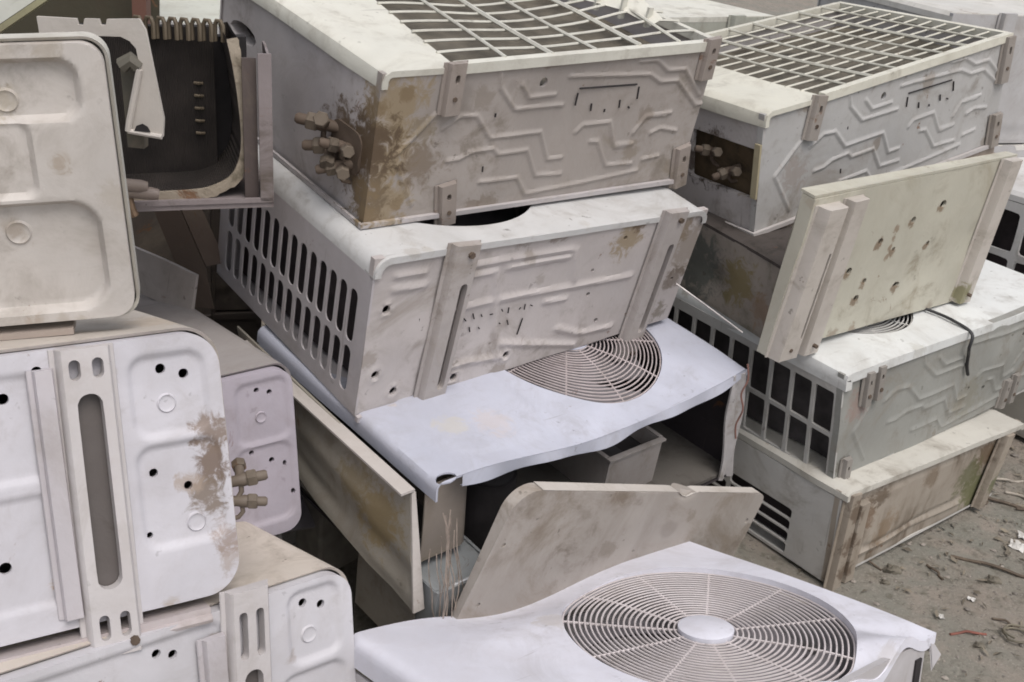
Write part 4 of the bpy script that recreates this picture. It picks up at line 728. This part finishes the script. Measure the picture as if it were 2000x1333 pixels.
# ---------------------------------------------------------------- things in and around the gutted opening
rot, org, dd, _ = UD['M3']; rot = RM3 = Matrix(rot) * SC['M3']; OM3 = CAM + (Vector(org) - CAM) * SC['M3']
def in3(name, label, cat, p, dims): return Thing(name, label, cat, rot, OM3 + RM3 @ Vector(p), dims)
T = in3('duct_box', 'open grey sheet metal box with a dark inside, lying in the gutted unit', 'metal box', (.475, .05, .012), (.15, .17, .10))
pg = paint('duct', (.33, .30, .285), seed=151, rust=.05, dirt_amt=.5); L, H, D = T.d
for nm, b in (('front_wall', (0, L, 0, .004, 0, D)), ('back_wall', (0, L, H - .004, H, 0, D)), ('side_wall', (0, .004, .0045, H - .0045, 0, D)), ('side_wall', (L - .004, L, .0045, H - .0045, 0, D))): mb = MB(); mb.box(*b); T.part(nm, mb, pg)
mb = MB(); mb.box(.0045, L - .0045, .0045, H - .0045, .004, .066); T.part('bottom', mb, MAT_BLACK)  # black fill block standing in for the shade inside the box
mb = MB(); mb.box(-.006, L + .004, -.006, .006, D + .001, D + .005); mb.box(L - .004, L + .006, .007, H, D + .001, D + .005); mb.box(-.006, .004, .007, H, D + .001, D + .005); T.part('rim', mb, pg)
T = in3('electrical_box', 'bluish galvanised box with a bright bent edge below the torn opening', 'metal box', (-.005, -.035, -.10), (.135, .12, .17))
L, H, D = T.d
mb = MB(); panel(mb, 0, L, 0, D, .02, BASE(0), HF(dents=.003, seed=3, ext=(L, D)), rim=.006); T.part('front_wall', mb, MAT_GALV); mb = MB(); panel(mb, 0, L, 0, H, .02, TOP(D), HF(dents=.002, seed=4, ext=(L, H)), rim=.004); T.part('lid', mb, MAT_GALV)
mb = MB(); mb.tube([(.035, -.001, D + .001), (L, -.001, D + .001)], .0035, 8); T.part('lid_edge', mb, plain('bright_edge', (.7, .7, .7), .35, .6, .1)); body(T, MAT_GALV, left=True)
wr = random.Random(3)
for k in range(14):
    x = .0 + wr.uniform(-.016, .045); P = []; z = .24 - wr.uniform(0, .12); y = -.01 - wr.uniform(0, .03)
    for i in range(9): P.append((x, y - .004 * i, z - .028 * i)); x += wr.uniform(-.006, .008); y += wr.uniform(-.006, .004)
    P = [tuple(OM3 + RM3 @ Vector(p)) for p in P]; T = wthing('loose_wire', 'one of the thin pale wires dangling over the galvanised box', 'wire', P[-1], (.01, .01, .01), group='wires dangling over the galvanised box')
    T.c0 = np.zeros(3); T.root.location = P[-1]; mb = MB(); mb.tube([tuple(Vector(p) - Vector(P[-1])) for p in P], .0009, 5); mesh_obj('strand', mb, MAT_WIRE, T.root)
def wire(name, label, cat, P, r, mat, n=6, group=None):
    P = [Vector(p) for p in P]
    # Catmull-Rom smoothing
    Q = []
    for i in range(len(P) - 1):
        a, b, c, e = P[max(i - 1, 0)], P[i], P[i + 1], P[min(i + 2, len(P) - 1)]
        for k in range(6):
            t = k / 6; Q.append(.5 * ((2 * b) + (c - a) * t + (2 * a - 5 * b + 4 * c - e) * t * t + (3 * b - a - 3 * c + e) * t ** 3))
    Q.append(P[-1]); o0 = min(Q, key=lambda p: p.z).copy(); mb = MB(); mb.tube([p - o0 for p in Q], r, n); o = mesh_obj(name, mb, mat); o.location = o0; return tag(o, label, cat, group)
def onT(T, p): return T.root.matrix_world @ Vector(T.xf(np.array([p], float))[0])
L, H, D = R3.d
wire('power_cable', 'black cable hanging over the front edge of the white fan top', 'cable', [onT(R3, p) for p in ((.36, .13, D + .012), (.377, .114, D + .008), (.389, .072, D + .006), (.388, .034, D + .006), (.386, -.012, D - .002), (.378, -.018, D - .03), (.392, -.012, .176), (.398, -.011, .15), (.408, -.012, .128))], .0034, MAT_CABLE)
wire('thin_rod', 'thin pale rod lying across the dark gap above the square vents', 'rod', [(.282, 1.97, .552), (.34, 1.96, .520), (.411, 1.95, .479)], .0018, MAT_ALLOY)
wire('red_wire', 'thin reddish wire dangling at the corner of the bent fan lid', 'wire', [(.420, 1.90, .440), (.426, 1.90, .41), (.419, 1.90, .38), (.427, 1.90, .35), (.420, 1.90, .318), (.424, 1.9, .29)], .0018, plain('red_wire', (.19, .095, .075), .6), 5)
T = wthing('sheet_strip', 'lavender grey metal strip sloping down beside the brown stained side panel', 'metal panel', (-.42, 1.70, .10), (.30, .16, .008), 42, 38, 20)
mb = MB(); panel(mb, 0, .30, 0, .16, .02, TOP(.008), HF(dents=.004, seed=5, ext=(.3, .16)), rim=.008, rounds=(.02, .02, .02, .02)); T.part('sheet', mb, paint('strip', (.36, .34, .37), seed=152, dirt_amt=.3))
kb = 1.; T = Thing('bent_sheet', 'narrow bent brown sheet metal strip propping the gutted coil casing', 'metal strip', Matrix.Identity(3) * kb, CAM + (Vector((-.655, 1.93, .43)) - CAM) * kb, (.05, .03, .2))
mb = MB(); mb.poly([(.0, 0, .205), (.048, 0, .205), (.10, 0, .08), (.115, 0, .0), (.075, 0, .0), (.05, 0, .075)], (0, -1, 0), .004); mb.poly([(.050, .001, .205), (.075, .03, .205), (.13, .03, .08), (.102, .001, .08)], (.7, -.7, 0), .004); T.part('strip', mb, paint('bent_sheet', (.14, .105, .085), seed=153, rust=.2, dirt_amt=.7))

# ---------------------------------------------------------------- background and supporting units
def back_unit(label, org, yaw, dims, base, top=None, fan=True, seed=1, tilt=(0, 0), vents=False, name='outdoor_unit'):
    T = Thing(name, label, 'air conditioner', rotz(yaw, *tilt), org, dims, None, GRP); L, H, D = T.d; r = .014
    pb = paint('bu_base%d' % seed, base, seed=seed, rust=.1, dirt_amt=.5); pt = paint('bu_top%d' % seed, top or base, seed=seed + .5, rust=.04, dirt_amt=.35)
    cu, cv, rr = L * .62, H * .5, min(H * .40, .2)
    mb = MB(); panel(mb, r - math.pi * r / 2 - .01, L - r + math.pi * r / 2 + .01, 0, H, .014, ROLL(L, D, r), HF(dents=.003, seed=seed, ext=(L, H)), holes=[(cu, cv, rr, rr, .012)] if fan else (), rim=.012); T.part('top_panel', mb, pt)
    if fan:
        mb = MB(); ring_grille(mb, cu, cv, rr, D - .004, 12, .04, .0018, 9, seg=40); T.part('fan_grille', mb, pt); mb = MB(); disc(mb, cu, cv, .04, D, .006); T.part('hub_badge', mb, pt); add_fan(T, cu, cv, D - .05, rr * .93, MAT_FAND, MAT_MOTOR)
    mb = MB(); panel(mb, 0, L, 0, D - .002, .010, BASE(0), HF(boxes=[(.06, L * .45, .04, D - .05, .02, .005), (L * .52, L - .06, .04, D - .05, .02, .005)], dents=.004, seed=seed + 3, ext=(L, D)), rim=.012, holes=[(.04, D - .04, .006), (L - .04, .05, .006)]); T.part('base_pan', mb, pb)
    for x in (L * .2, L * .8):
        mb = MB(); rail(mb, (x, -.01), (x, D + .005), .045, .015, BASE(.003), sl=[(.2, .75, 0, .008)]); T.part('foot_rail', mb, pb)
    if vents:
        mb = MB(); n = 5; pit = (H - .06) / n; z1 = D - r - .012
        slots(mb, [(.03 + i * pit, .03 + (i + 1) * pit, a, b, pit / 2 - .008, (b - a) / 2 - .008, .012) for i in range(n) for a, b in ((.015, z1 / 2), (z1 / 2, z1 - .015))], LEFT(0), depth=.008, n=5)
        for (a, b, c, e) in ((0, .03, 0, z1), (H - .03, H, 0, z1), (.03, H - .03, 0, .015), (.03, H - .03, z1 - .015, z1)): flat(mb, a, b, c, e, LEFT(0))
        T.part('vent_grid', mb, pt); mb = MB(); panel(mb, .02, H - .02, .01, D - .03, .05, LEFT(-.05), None, rim=.01); T.part('condenser_coil', mb, plain('dark_coil', None))
        body(T, pb, r=r + .005)
    else: body(T, pb, left=True, r=r + .005)
    return T
ca, sa = math.cos(R(39)), math.sin(R(39))
x0, y0, z0 = .30 - .42 * ca, 2.86 - .42 * sa, .895
for k, (lb, hh) in enumerate((('grey green unit behind the gap between the two topmost guarded units', .30), ('second unit down in the hidden stack behind the gap between the guarded units', .295), ('lowest unit of the hidden stack behind the gap between the guarded units', .29))):
    z0 -= hh + .004; back_unit(lb, (x0 + .02 * k, y0 - .0 * k, max(z0, .003)), 39 + 2 * k, (.80, .54, hh), (.40, .40, .345), (.60, .585, .52), k == 2, 161 + k)
z0 = .955
for k, (lb, hh) in enumerate((('large grey unit in the far right corner behind the right stack', .33), ('middle unit of the far right corner stack', .31), ('lowest unit of the far right corner stack', .305))):
    z0 -= hh + .003; back_unit(lb, (1.0 + .015 * k, 3.0, max(z0, .003)), 24 - k, (.85, .55, hh), (.41, .40, .40), (.58, .56, .52), k == 2, 171 + k)
back_unit('white unit with big rounded vents at the right edge behind the bright fan top', (1.335, 2.55, .30), 40, (.8, .56, .285), (.45, .44, .42), (.56, .55, .54), False, 181, vents=True)
back_unit('lower unit at the right edge carrying the unit with big rounded vents', (1.33, 2.56, .003), 38, (.8, .56, .292), (.40, .38, .34), None, True, 182)
x0, y0 = -.95 - .12 * ca, 2.9 - .12 * sa
for k, (lb, hh, z) in enumerate((('bright white unit far behind the coil at upper left', .28, .47), ('unit under the bright white one far behind the coil', .46, .006))):
    back_unit(lb, (x0, y0, z), 40, (.8, .5, hh if k == 0 else .455), (.64, .63, .62), (.55, .55, .48), False, 191 + k)
# supports hidden under the piles
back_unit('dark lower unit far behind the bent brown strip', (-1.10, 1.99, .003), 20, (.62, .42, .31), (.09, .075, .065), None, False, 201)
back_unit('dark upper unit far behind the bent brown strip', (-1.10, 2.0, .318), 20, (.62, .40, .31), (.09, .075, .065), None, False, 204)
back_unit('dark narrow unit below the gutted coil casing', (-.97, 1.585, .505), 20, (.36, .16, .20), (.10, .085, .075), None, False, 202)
T = Thing('casing_shell', 'flattened casing under the lavender grey unit', 'metal casing', UD['LB'][0], Vector(UD['LB'][1]) + Matrix(UD['LB'][0]) @ Vector((.02, .03, -.145)), (.76, .48, .138)); round_unit(T, paint('lb_case', None), paint('lb_case', None), rr=.02, cell=.02)
conc = plain('concrete', (.30, .28, .25), .9, 0, .25, 30)
for k, (x, y) in enumerate(((.08, .06), (.60, .06), (.08, .42), (.60, .42))):
    p = OM3 + RM3 @ Vector((x, y, 0)); zt_ = p.z - .006; q = OM3 + RM3 @ Vector((x + .14, y + .09, 0)); zt_ = min(zt_, q.z - .004)
    T = Thing('concrete_block', ('front left', 'front right', 'rear left', 'rear right')[k] + ' concrete block under the gutted unit', 'block', rotz(43), (p.x, p.y, -.05), (.14, .09, zt_ + .05), None, 'concrete blocks under the gutted unit')
    mb = MB(); L, H, D = T.d; mb.box(0, L, 0, H, 0, D); mesh = T.part('block', mb, conc); bv = mesh.modifiers.new('b', 'BEVEL'); bv.width = .006; bv.segments = 2
# pale panel, dark sheet and post in the top left corner
T = wthing('lid_panel', 'pale lid with a yellowed edge leaning in the top left corner above the left stack', 'metal panel', (-.992, 1.6, .772), (.5, .1, .5))
mb = MB(); mb.poly([(-.03, 0, -.0145), (.42, 0, .309), (.36, .10, .52), (-.20, .10, .40)], (.3, -1, -.1), .012); T.part('sheet', mb, paint('tl_lid', (.50, .50, .45), seed=211, dirt_amt=.35)); mb = MB(); mb.poly([(-.028, -.004, -.024), (.424, -.004, .301), (.420, -.004, .3075), (-.032, -.004, -.0175)], (0, -1, 0), .02); T.part('edge_trim', mb, paint('tl_trim', (.34, .32, .20), seed=212, dirt_amt=.5))
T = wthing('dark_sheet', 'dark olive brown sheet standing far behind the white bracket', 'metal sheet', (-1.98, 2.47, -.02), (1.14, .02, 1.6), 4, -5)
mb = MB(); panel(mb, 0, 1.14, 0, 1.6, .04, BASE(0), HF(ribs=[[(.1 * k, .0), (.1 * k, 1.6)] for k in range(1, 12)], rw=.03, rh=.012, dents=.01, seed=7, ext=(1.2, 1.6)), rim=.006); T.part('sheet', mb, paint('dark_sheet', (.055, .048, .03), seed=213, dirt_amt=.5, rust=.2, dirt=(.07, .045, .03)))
T = wthing('post', 'thin reddish brown post standing behind the coil', 'post', (-.872, 2.52, -.02), (.03, .03, 1.3)); mb = MB(); mb.box(0, .03, 0, .03, 0, 1.3); T.part('shaft', mb, paint('post', (.16, .08, .06), seed=214, dirt_amt=.6)); mb = MB(); mb.box(-.03, .065, -.03, .065, .0, .012); T.part('foot_plate', mb, MAT_RUST)

# ---------------------------------------------------------------- ground
def gh(x, y):
    s1 = np.exp(-(((x - .15) / .42) ** 4 + ((y - 1.25) / .56) ** 4)); s2 = np.exp(-(((x + .6) / .6) ** 4 + ((y - 1.2) / .6) ** 4))
    n = .006 * np.sin(x * 7 + 1.3 * np.sin(y * 5)) * np.sin(y * 6 + x * 2) + .003 * np.sin(x * 23 + y * 11) * np.sin(y * 19 - x * 7) + .0015 * np.sin(x * 61 + 3 * np.sin(y * 40)) * np.sin(y * 57)
    return -.012 - .13 * np.maximum(s1, s2) + n
ax = np.concatenate([np.linspace(-150, -3, 14), np.arange(-2.9, 3.6, .022), np.linspace(3.8, 150, 14)]); ay = np.concatenate([np.linspace(-60, -.4, 10), np.arange(-.3, 4.6, .022), np.linspace(4.8, 220, 14)])
X, Y = np.meshgrid(ax, ay, indexing='ij'); Z = gh(X, Y); Z = np.where((np.abs(X) > 3.6) | (Y > 4.6) | (Y < -.3), -.012, Z)
nx_, ny_ = X.shape; idx = np.arange(nx_ * ny_).reshape(nx_, ny_); F = np.stack([idx[:-1, :-1], idx[1:, :-1], idx[1:, 1:], idx[:-1, 1:]], -1).reshape(-1, 4)
me = bpy.data.meshes.new('ground'); me.from_pydata(np.stack([X, Y, Z], -1).reshape(-1, 3).tolist(), [], F.tolist()); me.polygons.foreach_set('use_smooth', [True] * len(me.polygons))
gm = bpy.data.materials.new('dirt'); gm.use_nodes = True; t = gm.node_tree; Lk = t.links.new; bs = t.nodes['Principled BSDF']; tc = NN(t, 'ShaderNodeTexCoord')
def gn(sc, det=8, ro=.62):
    n = NN(t, 'ShaderNodeTexNoise'); n.inputs['Scale'].default_value = sc; n.inputs['Detail'].default_value = det; n.inputs['Roughness'].default_value = ro; Lk(tc.outputs['Object'], n.inputs['Vector']); return n.outputs['Fac']
def gmix(f, a, b):
    n = NN(t, 'ShaderNodeMix', data_type='RGBA'); Lk(f, n.inputs[0])
    for s, i in ((a, 6), (b, 7)):
        if isinstance(s, tuple): n.inputs[i].default_value = (*s, 1)
        else: Lk(s, n.inputs[i])
    return n.outputs[2]
def gr(s, a, b, lo=0, hi=1):
    n = NN(t, 'ShaderNodeMapRange'); n.interpolation_type = 'SMOOTHSTEP'; Lk(s, n.inputs[0])
    for i, v_ in enumerate((a, b, lo, hi)): n.inputs[1 + i].default_value = v_
    return n.outputs[0]
c = gmix(gr(gn(2.2), .35, .65), (.24, .205, .17), (.20, .195, .165)); c = gmix(gr(gn(9), .45, .7, 0, .7), c, (.30, .25, .21)); c = gmix(gr(gn(38), .5, .72, 0, .75), c, (.11, .10, .075)); c = gmix(gr(gn(160, 3), .58, .7, 0, .7), c, (.33, .30, .27)); c = gmix(gr(gn(110, 4), .6, .7, 0, .7), c, (.07, .06, .05))
Lk(c, bs.inputs['Base Color']); bs.inputs['Roughness'].default_value = .93; b = NN(t, 'ShaderNodeBump'); b.inputs['Strength'].default_value = .7; b.inputs['Distance'].default_value = .012; Lk(gn(70, 10, .7), b.inputs['Height']); Lk(b.outputs[0], bs.inputs['Normal'])
me.materials.append(gm); go = link(bpy.data.objects.new('ground', me)); go['kind'] = 'structure'
# gravel and litter (uncountable) and larger single bits
rg = random.Random(11); mb = MB()
def pebble(mb, x, y, s):
    z = float(gh(np.array(x), np.array(y))); V = []; 
    for (a, b_, c_2) in ((1, 0, 0), (-1, 0, 0), (0, 1, 0), (0, -1, 0), (0, 0, 1), (0, 0, -1), (.7, .7, .2), (-.7, .6, .25), (.6, -.7, .2), (-.7, -.6, .2)):
        k = s * rg.uniform(.7, 1.25); V.append((x + a * k, y + b_ * k, z + .3 * s + c_2 * k * .6))
    mb.add(V, [(4, 0, 6), (4, 6, 2), (4, 2, 7), (4, 7, 1), (4, 1, 9), (4, 9, 3), (4, 3, 8), (4, 8, 0), (5, 6, 0), (5, 2, 6), (5, 7, 2), (5, 1, 7), (5, 9, 1), (5, 3, 9), (5, 8, 3), (5, 0, 8)])
for _ in range(900): pebble(mb, rg.uniform(.55, 1.7), rg.uniform(1.3, 2.9), rg.choice((.002, .003, .003, .004, .006)))
for _ in range(500): pebble(mb, rg.uniform(-2.5, 3), rg.uniform(.2, 4.2), rg.choice((.003, .004, .006, .009)))
g_ = mesh_obj('gravel', mb, plain('gravel', (.22, .195, .17), .9, 0, .5, 14), smooth=0); tag(g_, 'fine gravel and grit strewn over the dirt', 'gravel', kind='stuff')
mb = MB()
for _ in range(520):
    x = rg.gauss(1.22, .2) if rg.random() < .6 else rg.uniform(.6, 1.6); y = rg.gauss(2.3, .22) if x > 1.05 else rg.uniform(1.4, 2.3); z = float(gh(np.array(x), np.array(y))) + .004; a = rg.uniform(0, 6.3); l = rg.uniform(.004, .013); w_ = l * rg.uniform(.15, .45); tz = rg.uniform(-.4, .6) * l
    u = Vector((math.cos(a), math.sin(a), 0)); v_ = Vector((-u.y, u.x, rg.uniform(-.6, .6))); p = Vector((x, y, z)); mb.add([p - u * l, p + v_ * w_ + Vector((0, 0, .003)), p + u * l + Vector((0, 0, tz)), p - v_ * w_ + Vector((0, 0, .002))], [(0, 1, 2, 3)])
g_ = mesh_obj('leaf_litter', mb, plain('litter', (.17, .145, .11), .9, 0, .6, 9), smooth=0); tag(g_, 'dry leaf scraps and splinters littering the dirt', 'litter', kind='stuff')
TW = plain('twig', (.10, .075, .055), .85, 0, .4, 60); TWP = plain('pale_stick', (.36, .32, .27), .8, 0, .3, 60)
def lay(x, y): return float(gh(np.array(x), np.array(y)))
tw = [((.94, 2.06), (1.10, 1.99), .0035, 'long dark twig lying on the dirt near the brown streaked base', TW), ((1.03, 2.33), (1.17, 2.29), .004, 'dark stick beside the mossy end of the bottom unit', TW), ((1.02, 2.25), (1.10, 2.30), .003, 'short dark stick crossing near the mossy end', TW), ((.86, 1.79), (.93, 1.80), .0025, 'small reddish twig near the bent flap of the front unit', plain('red_twig', (.2, .07, .05), .7)), ((1.08, 2.03), (1.16, 1.96), .003, 'dark twig near the right edge of the dirt', TW), ((.74, 2.03), (.78, 1.98), .0022, 'tiny root end poking out below the bottom rail', TW), ((1.16, 2.36), (1.27, 2.28), .0035, 'pale stick in the litter at the far right', TWP), ((1.10, 2.40), (1.22, 2.42), .003, 'thin pale stick behind the litter at the right', TWP), ((.88, 2.02), (.90, 1.97), .0025, 'short dark twig on bare dirt in front of the streaked base', TW), ((.95, 1.85), (1.0, 1.83), .0022, 'fine twig beside the wire loop', TW)]
for (a, b_, r_, lb, m_) in tw:
    P = [(a[0] + (b_[0] - a[0]) * k / 5 + rg.uniform(-.004, .004), a[1] + (b_[1] - a[1]) * k / 5 + rg.uniform(-.004, .004)) for k in range(6)]; wire('twig', lb, 'twig', [(x, y, lay(x, y) + r_ * .8 + (.004 if k in (2, 3) else 0)) for k, (x, y) in enumerate(P)], r_, m_, 6, 'twigs on the dirt')
for k in range(16):
    x = rg.uniform(1.13, 1.45); y = 2.36 + (x - 1.2) * .8 + rg.uniform(-.16, .16); a_ = rg.uniform(-.5, .9); l_ = rg.uniform(.05, .16)
    wire('stick', 'one of the dark thin sticks tangled on the dirt past the mossy end', 'stick', [(x + math.cos(a_) * l_ * q_, y + math.sin(a_) * l_ * q_, lay(x, y) + .004 + .012 * rg.random()) for q_ in (0, .33, .66, 1)], rg.uniform(.002, .0045), TW, 5, 'tangled dark sticks')
P = [(.985 + (.026 + .003 * math.sin(3 * k)) * math.cos(k * .55), 1.80 + .022 * math.sin(k * .55)) for k in range(20)]
wire('wire_loop', 'small curled loop of wire lying on the dirt at the right edge', 'wire', [(x, y, lay(x, y) + .004 + .0006 * k) for k, (x, y) in enumerate(P)], .002, plain('loop', (.16, .14, .10), .6))
bits = [((1.10, 2.12), .016, 'crumpled white plastic scrap in the litter by the mossy end'), ((1.125, 2.16), .012, 'small white plastic scrap beside the larger crumpled one'), ((.855, 1.84), .006, 'tiny pale chip on the bare dirt'), ((.93, 1.90), .007, 'pale chip on the dirt near the right edge'), ((.95, 1.645), .012, 'pale scrap at the lower right corner of the dirt'), ((1.20, 2.27), .011, 'white foil scrap far right in the litter')]
for (p, s_, lb) in bits:
    mb = MB(); V = []; n = 5
    for i in range(n):
        for j in range(n): V.append(((i - 2) * s_ * .5 + rg.uniform(-.2, .2) * s_, (j - 2) * s_ * .4 + rg.uniform(-.2, .2) * s_, rg.uniform(.1, .75) * s_))
    Fq = [(i * n + j, (i + 1) * n + j, (i + 1) * n + j + 1, i * n + j + 1) for i in range(n - 1) for j in range(n - 1)]; mb.add(V, Fq); mb.add([(a, b_, c2 - .001) for a, b_, c2 in V], [q[::-1] for q in Fq])
    o = mesh_obj('scrap', mb, plain('white_scrap', (.55, .53, .5), .7, 0, .2, 40), smooth=0); o.location = (p[0], p[1], lay(*p) + .001); o.rotation_euler.z = rg.uniform(0, 6); tag(o, lb, 'scrap', 'small scraps on the dirt')
clod = [((.80, 1.985), .013, 'dark clod of earth on the bare dirt'), ((.775, 1.94), .007, 'small dark clod near the front unit'), ((1.0, 1.98), .012, 'stone half sunk in the dirt at right'), ((.90, 1.76), .008, 'small stone near the bent flap')]
for (p, s_, lb) in clod:
    mb = MB(); V = []; F = []; n, m = 10, 6
    for i in range(m + 1):
        for j in range(n):
            th, ph = math.pi * i / m, 2 * math.pi * j / n; k = s_ * (1 + .25 * math.sin(3 * ph + i) + .15 * math.sin(5 * th + 2 * ph)); V.append((k * math.sin(th) * math.cos(ph) * 1.3, k * math.sin(th) * math.sin(ph), k * math.cos(th) * .7))
    F = [(i * n + j, i * n + (j + 1) % n, (i + 1) * n + (j + 1) % n, (i + 1) * n + j) for i in range(m) for j in range(n)]
    o = mesh_obj('stone', MB().add(V, F), plain('clod', (.13, .115, .09), .95, 0, .3, 90)); o.location = (p[0], p[1], lay(*p) + s_ * .3); tag(o, lb, 'stone', 'stones on the dirt')
